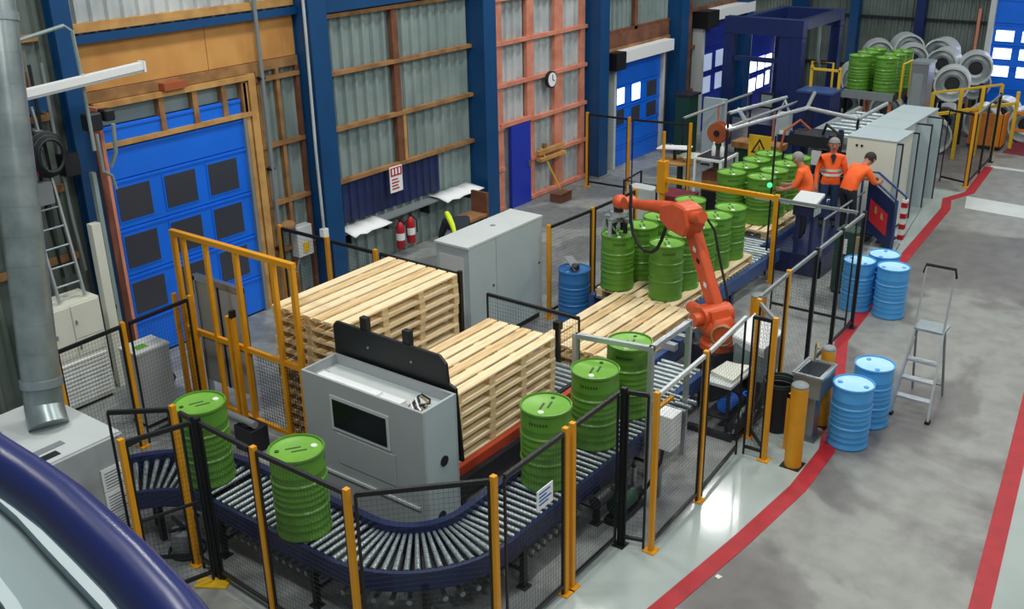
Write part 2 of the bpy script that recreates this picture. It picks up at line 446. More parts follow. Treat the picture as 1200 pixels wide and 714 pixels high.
part('guide_rail', B(26.25, 26.42, 13.1, 13.4, 0, 2.95), 'grey_light', door4)
door5 = struct('door_5')
door_panel(door5, 29.55, 31.5, [0, .5, 1.05, 1.65, 2.5], 'door_navy', 13.2, [(29.95,1.42,.5,.42,'day_window'),(30.55,1.42,.45,.42,'day_window'),(31.1,1.42,.45,.40,'day_window'),(29.95,.82,.5,.40,'day_window'),(30.55,.84,.45,.40,'day_window'),(31.1,.88,.3,.42,'day_window')], None)
part('roller_housing', B(29.6, 31.6, 12.95, 13.4, 2.52, 2.75), 'white', door5)
for x in (29.42, 31.5): part('guide_rail', B(x, x+.12, 13.1, 13.4, 0, 2.7), 'grey_light', door5)
# end wall
EX = 34.0
wall_end = struct('wall_end', B(EX+.1, EX+.25, 2.0, 13.6, 0, 6.5), 'cladding_dark')
for k in range(7):
    corrugated(7.5+k*.85, 8.35+k*.85, 0, 6.4, 'cladding_dark', wall_end, y=EX, axis='y')
for k in range(4): corrugated(2.2+k*1.0, 3.2+k*1.0, 4.2, 6.4, 'cladding_dark', wall_end, y=EX, axis='y')
for z in (1.0, 2.55, 3.3): part('girt', B(EX-.12, EX-.03, 7.55, 13.4, z, z+.07), 'dark_metal', wall_end)
for y in (9.45, 11.5): part('steel_column', B(EX-.35, EX-.05, y-.14, y+.14, 0, 6.4), 'column_blue' if y > 10 else 'gantry_blue', wall_end)
part('downpipe', MB().cyl((EX-.2, 7.75, 0), (EX-.2, 7.75, 3.0), .05), 'timber_pink', wall_end)
part('door_post', B(EX-.2, EX, 7.32, 7.48, 0, 4.2), 'grey_light', wall_end)
door6 = struct('door_6')
for k, (z0, z1) in enumerate(((0, .65), (.65, 1.3), (1.3, 1.95), (1.95, 2.6), (2.6, 3.3), (3.3, 4.2))):
    s = part('door_section', B(EX-.06, EX-.01, 2.6, 7.32, z0+.008, z1-.008), 'door_blue', door6)
    part('section_lip', B(EX-.08, EX-.06, 2.6, 7.32, z1-.05, z1-.015), 'door_blue', s)
for z in (1.20, 1.72, 2.24):
    for y in (6.98, 6.25, 5.5, 4.75, 4.0):
        f = part('window_frame', B(EX-.075, EX-.06, y-.29, y+.29, z-.19, z+.19), 'door_blue', door6)
        part('pane', B(EX-.085, EX-.072, y-.25, y+.25, z-.155, z+.155), 'day_window', f)

# ------------------------------------------------------------------ drums
DR, DH = 0.275, 0.90
def drum_meshes(mb_, lid_):
    R0 = DR-.012
    prof = [(R0*.97, 0.0), (R0+.010, .005), (R0+.010, .03), (R0, .045)]
    def hoop(z, d=.012, w=.022): return [(R0, z-w), (R0+d, z-w*.35), (R0+d, z+w*.35), (R0, z+w)]
    for z in (.12, .20): prof += hoop(z, .005, .018)
    prof += hoop(.305)
    for z in (.39, .455, .52): prof += hoop(z, .007, .02)
    prof += hoop(.60)
    prof += hoop(.70, .004, .016)
    prof += [(R0, .86), (R0+.010, .872), (R0+.010, .898), (R0-.006, DH), (R0-.012, .888), (R0-.012, .882)]
    body = MB().lathe(prof, 28, cap1=False).mesh('drum_body', mb_, True)
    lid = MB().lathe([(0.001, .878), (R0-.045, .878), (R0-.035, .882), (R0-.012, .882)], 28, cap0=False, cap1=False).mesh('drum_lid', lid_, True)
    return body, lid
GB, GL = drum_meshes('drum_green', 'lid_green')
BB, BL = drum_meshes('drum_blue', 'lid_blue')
NB, NL = drum_meshes('drum_navy_blue', 'drum_navy_blue')
bung_w = MB().lathe([(.034, .878), (.034, .89), (.028, .896)], 12).mesh('bung', 'bung_white', True)
bung_g = MB().lathe([(.022, .878), (.022, .888)], 10).mesh('bung', 'stencil', True)
bung_b = MB().lathe([(.034, .878), (.034, .889), (.027, .893)], 12).mesh('bung', 'drum_blue', True)
sten = MB().box(-.10, .05, .022, .046, .8785, .8795).box(-.05, .10, -.046, -.022, .8785, .8795).mesh('stencil_mark', 'stencil')
smb = MB()
for k in range(7):   # row of stencilled characters on the drum side
    a = math.radians(-22+k*6.5)
    for (z0, z1, da) in ((.765, .80, 0.0), (.778, .786, 0.03)):
        r = DR-.0095
        a0, a1 = a+da, a+da+.05
        i = len(smb.v)
        smb.v += [(r*math.cos(a0), r*math.sin(a0), z0), (r*math.cos(a1), r*math.sin(a1), z0), (r*math.cos(a1), r*math.sin(a1), z1), (r*math.cos(a0), r*math.sin(a0), z1)]
        smb.f.append((i, i+1, i+2, i+3))
sidest = smb.mesh('stencil_text', 'stencil')
def drum_proto(kind):
    r = bpy.data.objects.new('steel_drum', None); COL.objects.link(r); r.empty_display_size = .1
    body, lid = {'g': (GB, GL), 'b': (BB, BL), 'n': (NB, NL)}[kind]
    link('drum_body', body, r); link('drum_lid', lid, r)
    if kind == 'g':
        link('bung', bung_w, r, (.17, 0, 0)); link('bung', bung_g, r, (-.18, .02, 0)); link('stencil_mark', sten, r, (0, 0, 0)); link('stencil_text', sidest, r)
    else:
        link('bung', bung_b, r, (-.15, .08, 0)); link('bung', bung_g if kind == 'n' else bung_b, r, (.17, -.03, 0))
    return r
protos = {}
def drum(kind, x, y, z, rz, label, group, s=1.0):
    if kind not in protos:
        protos[kind] = r = drum_proto(kind); r.location = (x, y, z); r.rotation_euler = (0, 0, rz)
    else:
        r = dup(protos[kind], (x, y, z), rz)
    r.scale = (s, s, s)
    tag(r, label, 'drum', group)
    return r
ZC = 0.70
face = math.radians(217)
g1 = 'green drums on the roller conveyor'
drum('g', 5.82, 8.68, ZC, face+2.1, 'green steel drum on the conveyor nearest the grey ducted enclosure', g1, 1.04)
drum('g', 5.76, 7.08, ZC, face+1.9, 'green steel drum on the conveyor between yellow gate and front mesh fence', g1, 1.04)
drum('g', 7.93, 5.57, ZC, face-.35, 'green steel drum in front of the short pallet stack, behind the small blue sign', g1, 1.04)
drum('g', 8.96, 5.60, ZC, face-.35, 'green steel drum on conveyor in front of the aluminium portal frame', g1, 1.04)
drum('g', 9.83, 5.66, ZC, face-.35, 'green steel drum inside the aluminium portal frame', g1, 1.04)
g2 = 'green drums on the pallet being loaded'
rowlab = ['nearest the empty pallets', 'second from the empty pallets', 'third from the empty pallets', 'fourth from the empty pallets', 'farthest from the empty pallets']
for i in range(5):
    x = 13.50+i*.565
    drum('g', x, 7.16, .655, face, 'green steel drum %s in the robot-side row of the loading pallet' % rowlab[i], g2)
    if i: drum('g', x, 7.93, .655, face, 'green steel drum %s in the wall-side row of the loading pallet' % rowlab[i], g2)
drum('g', 13.42, 8.0, .672, face, 'green steel drum gripped by the orange robot', g2)
g3 = 'green drums on the far loaded pallet'
for i in range(4):
    x = 17.85+i*.575
    for j, y in enumerate((7.52, 8.14)):
        drum('g', x, y, .655, face, 'green steel drum, %s, %s row of the pallet beside the workers' % (['front', 'second', 'third', 'rear'][i], ['walkway-side', 'wall-side'][j]), g3)
g5 = 'blue drums on the walkway'
drum('b', 11.80, 3.53, 0.007, 2.0, 'bright blue drum in front of the walkway pair by the yellow bollards', g5, .95)
drum('b', 12.50, 3.50, 0.007, 1.0, 'bright blue drum behind the other at the walkway pair by the stepladder', g5, .95)
drum('b', 16.28, 4.46, 0.007, 2.4, 'bright blue drum nearest the walkway in the group of three', g5, .95)
drum('b', 16.27, 5.02, 0.007, 1.4, 'bright blue drum partly behind the fence in the group of three', g5, .95)
drum('b', 16.80, 4.78, 0.007, .4, 'bright blue drum at the back of the group of three', g5, .95)
nd = drum('n', 13.22, 8.70, 0.002, .4, 'dark blue drum standing by the light grey control cabinet', None, .98)
rg = thing('rag_bundle', 'grey rags on the dark blue drum', 'rags', (13.22, 8.70, .885))
part('rag', MB().slab([(13.08,8.6,.89),(13.3,8.62,.89),(13.34,8.8,1.02),(13.12,8.82,1.06)], (.0,.02,.03)), 'grey_mid', rg)
part('rag', MB().ball((13.18,8.66,.93), .08, sc=(1.2,1,.7)), 'dark_metal', rg, True)

# ------------------------------------------------------------------ pallets
def pallet_proto(L, Wd, nb, ncross=4):
    r = bpy.data.objects.new('wooden_pallet', None); COL.objects.link(r); r.empty_display_size = .1
    bw = (Wd-(nb-1)*.044)/nb
    deck = [B(-L/2, L/2, -bw/2, bw/2, .122, .144).mesh('deck_board', 'wood'), B(-L/2, L/2, -bw/2, bw/2, .121, .143).mesh('deck_board', 'wood_b')]
    for k in range(nb): link('deck_board', deck[1 if k in (2, 5) else 0], r, (0, -Wd/2+bw/2+k*(bw+.044), 0))
    cross = B(-.05, .05, -Wd/2, Wd/2, .100, .122).mesh('cross_board', 'wood_b')
    block = B(-.05, .05, -.05, .05, .022, .100).mesh('block', 'wood_b')
    bot = B(-L/2, L/2, -.05, .05, 0, .022).mesh('bottom_board', 'wood')
    for k in range(ncross):
        x = -L/2+.05+k*(L-.1)/(ncross-1)
        link('cross_board', cross, r, (x, 0, 0))
        for j in (-1, 0, 1): link('block', block, r, (x, j*(Wd/2-.05), 0))
    for j in (-1, 0, 1): link('bottom_board', bot, r, (0, j*(Wd/2-.05), 0))
    return r
PH = .1455
nth = ['lowest','second lowest','third from bottom','fourth from bottom','fifth from bottom','sixth from bottom','seventh from bottom','eighth from bottom','ninth from bottom','tenth from bottom','eleventh from bottom','second highest','topmost']
p1 = pallet_proto(2.16, 1.26, 7)
for k in range(13):
    o = p1 if k == 0 else dup(p1, (0,0,0))
    o.location = (8.82+random.uniform(-.012,.012), 9.04+random.uniform(-.012,.012), .004+k*PH)
    tag(o, 'pale wooden pallet, %s of the tall stack behind the yellow gate' % nth[k], 'pallet', 'pallets in the tall stack')
p2 = pallet_proto(1.96, 1.06, 6)
nth6 = ['lowest','second lowest','third from bottom','third from top','second highest','topmost']
for k in range(6):
    o = p2 if k == 0 else dup(p2, (0,0,0))
    o.location = (8.68+random.uniform(-.01,.01), 7.17+random.uniform(-.01,.01), .63+k*PH)
    tag(o, 'pale wooden pallet, %s of the short stack behind the grey labelling machine' % nth6[k], 'pallet', 'pallets in the short stack')
p3 = pallet_proto(2.18, 1.36, 7)
for k in range(3):
    o = p3 if k == 0 else dup(p3, (0,0,0))
    o.location = (12.10, 7.2, .225+k*PH)
    tag(o, 'empty wooden pallet under the robot arm, %s of three' % ['lowest','middle','topmost'][k], 'pallet', 'empty pallets beside the robot')
p4 = pallet_proto(2.84, 1.42, 7)
p4.location = (14.63, 7.54, .508); tag(p4, 'wooden pallet carrying the green drums next to the robot', 'pallet', 'pallets under drums')
o = dup(p4, (18.75, 7.84, .508), 0, 'wooden pallet under the far green drums beside the workers', 'pallets under drums'); 

# ------------------------------------------------------------------ roller conveyors
def roller_mesh(L, r=.025, n=10): return MB().cyl((0,-L/2,0),(0,L/2,0), r, n=n).mesh('roller', 'zinc', True)
cv = thing('roller_conveyor', 'dark blue curved roller conveyor carrying green drums around the front corner', 'conveyor', (6.8, 6.5, 0))
def off(p): return (p[0]-6.8, p[1]-6.5, p[2])
rm = roller_mesh(.62)
rtap = MB().cyl((0,-.31,0),(0,.31,0), .019, .030, n=10).mesh('roller', 'zinc', True)
zr = ZC-.027
x = 6.90
while x < 10.6:
    link('roller', rm, cv, off((x, 5.55, zr))); x += .098
C1 = (6.85, 6.53)
for k in range(18):
    a = math.radians(270-2.5-k*5.0)
    o = link('roller', rtap, cv, off((C1[0]+.97*math.cos(a), C1[1]+.97*math.sin(a), zr)), a+math.pi/2+math.pi)
y = 6.60
while y < 8.35:
    link('roller', rm, cv, off((5.88, y, zr)), math.pi/2); y += .098
C2 = (4.70, 8.38)
for k in range(13):
    a = math.radians(2+k*4.6)
    link('roller', rtap, cv, off((C2[0]+1.18*math.cos(a), C2[1]+1.18*math.sin(a), zr)), a-math.pi/2)
def arc(c, r, a0, a1, n=14): return [(c[0]+r*math.cos(math.radians(a0+(a1-a0)*k/n)), c[1]+r*math.sin(math.radians(a0+(a1-a0)*k/n))) for k in range(n+1)]
outer = [(10.6, 5.21), (6.85, 5.21)] + arc(C1, 1.32, 270, 180)[1:] + [(5.53, 8.40)] + arc(C2, .83, 0, 60)[1:]
inner = [(10.6, 5.89), (6.85, 5.89)] + arc(C1, .64, 270, 180)[1:] + [(6.23, 8.40)] + arc(C2, 1.53, 0, 60)[1:]
def ribbon(path, t, z0, z1):
    mb = MB()
    L, R_ = [], []
    for k, p in enumerate(path):
        a = Vector(path[max(k-1,0)]); b = Vector(path[min(k+1,len(path)-1)]); d = (b-a).normalized(); n = Vector((-d.y, d.x))
        L.append(Vector(p)+n*t/2); R_.append(Vector(p)-n*t/2)
    for k in range(len(path)):
        mb.v += [(L[k].x,L[k].y,z0),(R_[k].x,R_[k].y,z0),(R_[k].x,R_[k].y,z1),(L[k].x,L[k].y,z1)]
    for k in range(len(path)-1):
        i = 4*k; j = i+4
        for a, b in ((0,1),(1,2),(2,3),(3,0)): mb.f.append((i+a, i+b, j+b, j+a))
    mb.f.append((0,1,2,3)); e = 4*(len(path)-1); mb.f.append((e+3,e+2,e+1,e))
    return mb
part('side_rail', ribbon(outer, .045, .48, .696), 'navy_metal', cv)
part('side_rail', ribbon(inner, .085, .50, .77), 'navy_metal', cv)
part('drip_pan', ribbon([(a[0]*.5+b[0]*.5, a[1]*.5+b[1]*.5) for a, b in zip(outer, inner)], .60, .515, .525), 'black', cv)
def leg_at(x, y, along):
    d = (.0, .34) if along == 'x' else (.34, 0)
    for s in (-1, 1):
        l = part('leg', B(x+s*d[0]-.03, x+s*d[0]+.03, y+s*d[1]-.03, y+s*d[1]+.03, 0, .52), 'black', cv)
        part('foot', B(x+s*d[0]-.06, x+s*d[0]+.06, y+s*d[1]-.06, y+s*d[1]+.06, 0, .02), 'black', l)
    part('cross_brace', MB().bar((x-d[0], y-d[1], .2), (x+d[0], y+d[1], .2), .03), 'black', cv)
for xx in (7.0, 8.4, 9.6): leg_at(xx, 5.55, 'x')
for yy in (6.75, 8.2): leg_at(5.88, yy, 'y')
part('leg', B(5.85, 5.91, 5.52, 5.58, 0, .52), 'black', cv)
part('leg', B(5.30, 5.36, 8.98, 9.04, 0, .52), 'black', cv)
part('leg', B(5.46, 5.52, 9.30, 9.36, 0, .52), 'black', cv)
# return rollers seen under the straight
for k in range(16): link('return_roller', rm, cv, off((5.88, 6.7+k*.11, .30)), math.pi/2)
for k in range(12): link('return_roller', rm, cv, off((7.1+k*.11, 5.55, .30)))
for k in range(11):
    a = math.radians(266-k*8); link('return_roller', rtap, cv, off((C1[0]+.97*math.cos(a), C1[1]+.97*math.sin(a), .30)), a-math.pi/2)
part('drive_motor', MB().cyl((8.2,5.1,.42),(8.45,5.1,.42),.08), 'dark_metal', cv, True)
for k in range(3): part('fork_roller', MB().cyl((10.1+k*.14, 5.0, .74),(10.1+k*.14,5.22,.74),.03), 'zinc', cv, True)

# pallet conveyors
pc = thing('chain_conveyor', 'low chain conveyor with red rail under the short pallet stack', 'conveyor', (8.7, 7.15, 0))
part('side_beam', B(7.45, 10.4, 6.58, 6.66, .50, .62), 'rail_red', pc)
part('side_beam', B(7.45, 10.4, 6.50, 6.57, .28, .50), 'dark_metal', pc)
part('side_beam', B(7.45, 10.4, 7.68, 7.76, .30, .62), 'dark_metal', pc)
part('chain_track', B(7.5, 10.4, 6.68, 6.74, .56, .625), 'dark_metal', pc)
part('chain_track', B(7.5, 10.4, 7.58, 7.64, .56, .625), 'dark_metal', pc)
for xx in (7.6, 8.9, 10.2):
    for yy in (6.56, 7.70): part('leg', B(xx, xx+.08, yy-.04, yy+.04, 0, .3), 'black', pc)
for k in range(7): link('roller', MB().cyl((0,-.42,0),(0,.42,0),.035).mesh('roller','zinc',True), pc, (9.85+k*.12-8.7, .0, .59))
rc = thing('pallet_roller_conveyor', 'wide roller conveyor under the drum pallets beside the robot', 'conveyor', (15.5, 7.5, 0))
rl = MB().cyl((0,-.74,0),(0,.74,0),.036).mesh('roller','zinc',True)
k = 0; x = 13.27
while x < 20.6:
    link('roller', rl, rc, (x-15.5, (.04 if x < 16.9 else .34), .468)); x += .125
part('side_beam', B(13.2, 17.0, 6.70, 6.78, .28, .50), 'steel_blue_frame', rc)
part('side_beam', B(13.2, 17.0, 8.30, 8.38, .28, .50), 'steel_blue_frame', rc)
part('side_beam', B(17.0, 20.7, 7.02, 7.09, .28, .50), 'steel_blue_frame', rc)
part('side_beam', B(17.0, 20.7, 8.60, 8.68, .28, .50), 'steel_blue_frame', rc)
for xx in (13.4, 15.0, 16.7):
    for yy in (6.74, 8.34): part('leg', B(xx, xx+.09, yy-.04, yy+.04, 0, .3), 'navy_metal', rc)
for xx in (17.4, 20.4):
    for yy in (7.05, 8.64): part('leg', B(xx, xx+.09, yy-.03, yy+.03, 0, .3), 'navy_metal', rc)
# lift table below the empty pallets
lt = thing('lift_conveyor', 'low steel conveyor bed under the empty pallets', 'conveyor', (12.1, 7.2, 0))
for yy in (6.52, 7.2, 7.84): part('bed_beam', B(10.95, 13.15, yy-.05, yy+.05, .02, .222), 'dark_metal', lt)
for k in range(14): part('roller', MB().cyl((11.05+k*.155, 6.6, .18),(11.05+k*.155, 7.8, .18), .035), 'zinc', lt, True)
tf = thing('transfer_conveyor', 'short blue powered roller bed between front conveyor and empty pallets', 'conveyor', (11.7, 6.0, 0))
part('side_beam', B(10.75, 12.9, 6.22, 6.30, .30, .56), 'steel_blue_frame', tf)
part('side_beam', B(10.75, 11.75, 5.50, 5.58, .30, .52), 'steel_blue_frame', tf)
part('bed_plate', B(10.75, 11.75, 5.58, 6.22, .30, .36), 'grey_mid', tf)
for k in range(8): part('roller', MB().cyl((10.85+k*.12, 5.6, .48),(10.85+k*.12, 6.2, .48), .035), 'zinc', tf, True)
for k in range(6): part('guide_block', B(11.9+k*.17, 12.0+k*.17, 6.12, 6.34, .56, .66), 'aluminium' if k % 2 == 0 else 'steel_blue_frame', tf)
part('motor', MB().cyl((12.5,6.05,.62),(12.9,6.05,.62),.11), 'cladding', tf, True)
for xx in (10.85, 12.75): part('leg', B(xx, xx+.08, 6.22, 6.3, 0, .3), 'navy_metal', tf)
part('leg', B(10.85, 10.93, 5.5, 5.58, 0, .3), 'navy_metal', tf)
part('leg', B(11.6, 11.68, 5.5, 5.58, 0, .3), 'navy_metal', tf)
# ------------------------------------------------------------------ mesh fences
def wire_mesh(a, b, z0, z1, px=.045, pz=.055, w=.0017):
    a = Vector(a); b = Vector(b); d = (b-a); L = d.length; d.normalize()
    mb = MB(); n = Vector((-d.y, d.x))
    k = 1
    while k*px < L-.01:
        p = a+d*k*px; q = d*w/2; m = n*w/2; i = len(mb.v)
        for z in (z0, z1):
            for c in (p-q-m, p+q-m, p+q+m, p-q+m): mb.v.append((c.x, c.y, z))
        for j in range(4): mb.f.append((i+j, i+(j+1)%4, i+4+(j+1)%4, i+4+j))
        k += 1
    z = z0+pz
    while z < z1-.01:
        i = len(mb.v); m = n*w/2
        for c in (a, b):
            for (s, dz) in ((-1,-1),(1,-1),(1,1),(-1,1)): mb.v.append((c.x+s*m.x, c.y+s*m.y, z+dz*w/2))
        for j in range(4): mb.f.append((i+j, i+(j+1)%4, i+4+(j+1)%4, i+4+j))
        z += pz
    return mb
def fence(a, b, label, h=1.92, posts='ab', post_m='yellow', rail_m='black', z0=.12, group='mesh fence panels', braces=False, name="mesh_fence", plate=True):
    a2 = Vector(a); b2 = Vector(b); d = (b2-a2).normalized()
    t = thing(name, label, 'fence', (a[0], a[1], 0), group=group)
    pm = {'a': [a2], 'b': [b2], 'ab': [a2, b2], '': []}[posts]
    for c in pm:
        ps = part('post', B(c.x-.027, c.x+.027, c.y-.027, c.y+.027, 0, h+.03), post_m, t)
        if plate: part('foot_plate', B(c.x-.07, c.x+.07, c.y-.07, c.y+.07, 0, .018), post_m, ps)
    s, e = a2+d*.045, b2-d*.045
    part('top_rail', MB().bar((s.x, s.y, h-.02), (e.x, e.y, h-.02), .035, .045), rail_m, t)
    part('bottom_rail', MB().bar((s.x, s.y, z0), (e.x, e.y, z0), .03, .04), 'black', t)
    for c in (s, e): part('stile', MB().bar((c.x, c.y, 0.0), (c.x, c.y, h-.02), .022, .022), 'black', t)
    if braces:
        part('mid_rail', MB().bar((s.x, s.y, h*.52), (e.x, e.y, h*.52), .025, .03), 'black', t)
    part('wire_mesh', wire_mesh(s, e, z0, h-.03), 'wire', t)
    return t
fence((4.55, 8.15), (5.22, 7.93), 'mesh fence panel beside the grey ducted enclosure with the papers', posts='a', braces=True)
fence((4.81, 8.85), (5.26, 8.32), 'short fence panel between the ducted enclosure and the conveyor curve', posts='b')
fence((5.26, 8.25), (5.24, 7.95), 'narrow fence panel left of the black corner post', posts='')
fence((5.24, 7.90), (5.19, 7.02), 'fence panel from the black corner post towards the front green drum', posts='a', post_m='black')
fence((5.19, 7.00), (5.18, 5.76), 'fence panel in front of the middle green drum on the conveyor', posts='ab')
fence((5.18, 5.72), (6.08, 4.84), 'slanted fence panel around the outside of the conveyor curve', posts='b')
fence((6.14, 4.80), (7.16, 4.80), 'fence panel carrying the small blue and white sign', posts='b')
fence((7.28, 4.80), (8.18, 4.80), 'fence gate panel in front of the second conveyor drum', posts='a')
fence((8.20, 4.77), (8.29, 4.48), 'narrow returning fence panel at the jog of the front fence', posts='a', post_m='black')
fence((8.30, 4.44), (9.48, 4.48), 'fence panel in front of the white junction box', posts='ab', rail_m='grey_light')  # top rail coloured pale to imitate the light it reflects
fence((9.53, 4.48), (10.74, 4.57), 'fence panel in front of the robot pedestal', posts='', rail_m='grey_light')  # rail reflection continued here, painted in as the pale colour
fence((10.76, 4.54), (10.77, 4.22), 'narrow fence return panel beside the thick yellow bollard', posts='b')
part_black = None
fr = 'grey topped mesh fence panel along the walkway, '
fl = [(11.25,4.66),(12.3,4.70),(13.35,4.72),(14.4,4.74),(15.4,4.76)]
fence((10.80, 4.24), (11.22, 4.63), 'angled fence panel behind the thick yellow bollard', posts='b', rail_m='grey_mid')
names = ['nearest the stainless hand basin', 'second from the hand basin', 'third from the hand basin', 'beside the three blue drums']
for k in range(4): fence(fl[k], fl[k+1], fr+names[k], h=1.95, posts='b', post_m='dark_metal' if k else 'yellow', rail_m='grey_mid')
fence((15.4, 4.82), (15.4, 6.2), 'mesh fence panel across the cell in front of the worker console', h=1.95, posts='', post_m='dark_metal', rail_m='grey_mid')
fence((9.97, 12.05), (9.97, 11.0), 'rear fence panel beside the big blue door', h=1.88, posts='ab')
fence((9.97, 10.95), (9.97, 10.0), 'rear fence panel behind the tall pallet stack, middle', h=1.88, posts='b')
fence((9.97, 9.95), (9.97, 8.42), 'rear fence panel behind the tall pallet stack, nearest the control cabinet', h=1.88, posts='b', post_m='black')
fence((10.45, 8.38), (10.45, 6.75), 'low mesh panel between the two pallet stacks and the control cabinet', h=1.45, posts='', rail_m='wire')
fence((12.99, 9.05), (14.2, 8.98), 'mesh fence panel behind the dark blue drum', h=1.6, posts='ab')
fence((14.25, 8.98), (15.6, 8.95), 'mesh fence panel behind the drums being loaded', h=1.6, posts='b')
fence((20.05, 12.85), (20.1, 11.75), 'tall mesh fence panel against the back wall left of the dock door', h=1.75, posts='ab')
fence((20.1, 11.7), (20.3, 10.3), 'tall mesh fence panel in front of the blue dock door', h=1.75, posts='b')
fence((5.5, 10.95), (6.45, 11.0), 'left mesh fence panel in front of the white lockers', h=1.75, posts='ab')
fence((6.5, 11.0), (7.5, 11.05), 'left mesh fence panel beside the grey switch box', h=1.75, posts='b')
# cage beyond the control cabinets
fence((24.75, 5.42), (25.0, 6.10), 'black framed cage front panel beyond the control cabinets', h=1.72, posts='a')
fence((24.85, 5.40), (26.1, 5.46), 'black cage side panel near the far end of the walkway', h=1.72, posts='', rail_m='grey_mid')
fence((26.15, 5.46), (27.45, 5.52), 'black cage side panel farthest along the walkway', h=1.72, posts='b', post_m='black', rail_m='grey_mid')

# ------------------------------------------------------------------ bollards
def bollard(x, y, h, label, r=.10):
    t = thing('bollard', label, 'bollard', (x, y, 0), group='yellow bollards')
    part('tube', MB().lathe([(r, 0), (r, h-.02)], 20, (x, y, 0)), 'yellow', t, True)
    part('cap', MB().lathe([(r, h-.02), (r, h), (r*.8, h+.02), (.01, h+.03)], 20, (x, y, 0)), 'grey_mid', t, True)
    part('foot_plate', B(x-r-.02, x+r+.02, y-r-.02, y+r+.02, 0, .012), 'black', t)
bollard(10.86, 3.88, 1.12, 'thick yellow bollard closest to the red line', .105)
bollard(12.07, 3.98, 1.12, 'yellow bollard behind the stainless hand basin', .09)
bollard(13.9, 5.75, .85, 'yellow bollard deep in the cell next to the robot', .12)

# ------------------------------------------------------------------ stepladder
sl = thing('stepladder', 'aluminium platform stepladder standing on the walkway', 'stepladder', (13.3, 3.07, 0))
for y0, y1 in ((3.32, 3.27), (2.83, 2.90)):
    part('front_rail', MB().bar((12.88, y0, .02), (13.32, y1, 1.15), .028, .06), 'aluminium', sl)
    part('hand_rail', MB().tube([(13.30, y1, 1.1), (13.40, y1, 1.5), (13.46, y1, 1.98)], .015), 'aluminium', sl, True)
    part('rear_leg', MB().bar((13.78, y0-.02 if y0 > 3 else y0+.06, .02), (13.40, y1, 1.12), .025, .04), 'grey_mid', sl)
    part('rubber_foot', B(12.84, 12.92, y0-.03, y0+.03, 0, .04), 'black_rubber', sl)
for z in (.25, .49, .73):
    x = 12.88+.44*z/1.15; dy = .05*z/1.15
    part('tread', B(x-.02, x+.09, 2.84+dy, 3.31-dy, z-.015, z+.015), 'aluminium', sl)
part('platform', B(13.28, 13.62, 2.89, 3.28, 1.12, 1.15), 'zinc', sl)
part('brace', MB().bar((13.55, 3.27, 1.10), (13.02, 3.3, .42), .015), 'grey_mid', sl)
part('rear_brace', MB().bar((13.72, 2.88, .2), (13.72, 3.28, .2), .02), 'grey_mid', sl)
part('handle', MB().tube([(13.46, 3.29, 1.88), (13.46, 3.27, 2.0), (13.46, 2.90, 2.0), (13.46, 2.88, 1.88)], .022), 'black_rubber', sl, True)

# ------------------------------------------------------------------ grey labelling machine with the black upright cover
lm = thing('labelling_machine', 'grey steel machine housing with dark window and open top inside the conveyor bend', 'machine', (7.0, 7.2, 0))
x0, x1, y0, y1, zt = 6.78, 7.32, 6.30, 8.10, 1.80
part('front_panel', B(x0, x0+.03, y0, y1, .12, zt), 'grey_paint', lm)
part('side_panel', B(x0+.031, x1-.031, y0, y0+.03, .12, zt), 'grey_cool', lm)
part('side_panel', B(x0+.031, x1-.031, y1-.03, y1, .12, zt), 'grey_paint', lm)
part('back_panel', B(x1-.03, x1, y0, y1, .12, zt), 'grey_paint', lm)
part('base_skid', B(x0+.03, x1-.03, y0+.05, y1-.05, 0, .12), 'dark_metal', lm)
part('inner_tray', B(x0+.03, x1-.03, y0+.03, y1-.03, zt-.14, zt-.12), 'grey_light', lm)
part('inner_duct', B(x0+.03, x0+.16, 7.0, y1-.2, zt-.12, zt-.02), 'white', lm)
part('inner_duct', B(x0+.04, x0+.20, 6.7, 7.1, zt-.12, zt-.05), 'white', lm)
part('inner_box', B(x0+.08, x0+.2, 7.85, 7.95, zt-.12, zt-.03), 'grey_paint', lm)
wf = part('window_frame', B(x0-.012, x0, 6.78, 7.66, 1.20, 1.62), 'grey_light', lm)
part('pane', B(x0-.018, x0-.010, 6.82, 7.62, 1.24, 1.58), 'glass_dark', wf, label='dark inspection window')
pn = part('access_panel', B(x0-.008, x0, 6.72, 7.6, .78, 1.16), 'grey_paint', lm)
part('vent', MB().cyl((7.08, y0-.012, 1.10), (7.08, y0, 1.10), .06, n=16), 'dark_metal', lm)
part('vent', MB().cyl((7.0, y0-.012, .45), (7.0, y0, .45), .06, n=16), 'dark_metal', lm)
part('trim_strip', MB().bar((x0-.01, 8.0, .62), (x0-.01, 6.4, .62), .02, .03), 'grey_light', lm)
cb = [('rust', .0), ('white', .4), ('black', .8), ('white', 1.3), ('brass_hose', 2.0), ('dark_metal', 2.6)]
for k, (m, s) in enumerate(cb):
    pts = [(x0+.16+.11*math.cos(s+t*1.1)+.02*k, y0+.22+.12*math.sin(s*1.7+t*1.3), zt-.1+.05*abs(math.sin(s+t))+.008*k) for t in range(7)]
    part('cable', MB().tube(pts, .012, 6), m, lm, True)
bc = part('cover_panel', MB().slab([(7.36, 6.28, .95), (7.36, 8.12, .95), (7.36, 8.15, 2.12), (7.36, 8.10, 2.18), (7.36, 6.55, 2.16), (7.36, 6.46, 2.08), (7.36, 6.44, 1.86), (7.36, 6.34, 1.82)], (.035, 0, 0)), 'black', lm, label='black upright cover panel')
for yy in (7.62, 6.98): part('bracket', B(7.37, 7.44, yy, yy+.10, 1.9, 2.32), 'black', bc)
for yy in (7.6, 6.95): part('bolt', MB().cyl((7.345, yy, 1.98), (7.36, yy, 1.98), .014, n=8), 'zinc', bc)

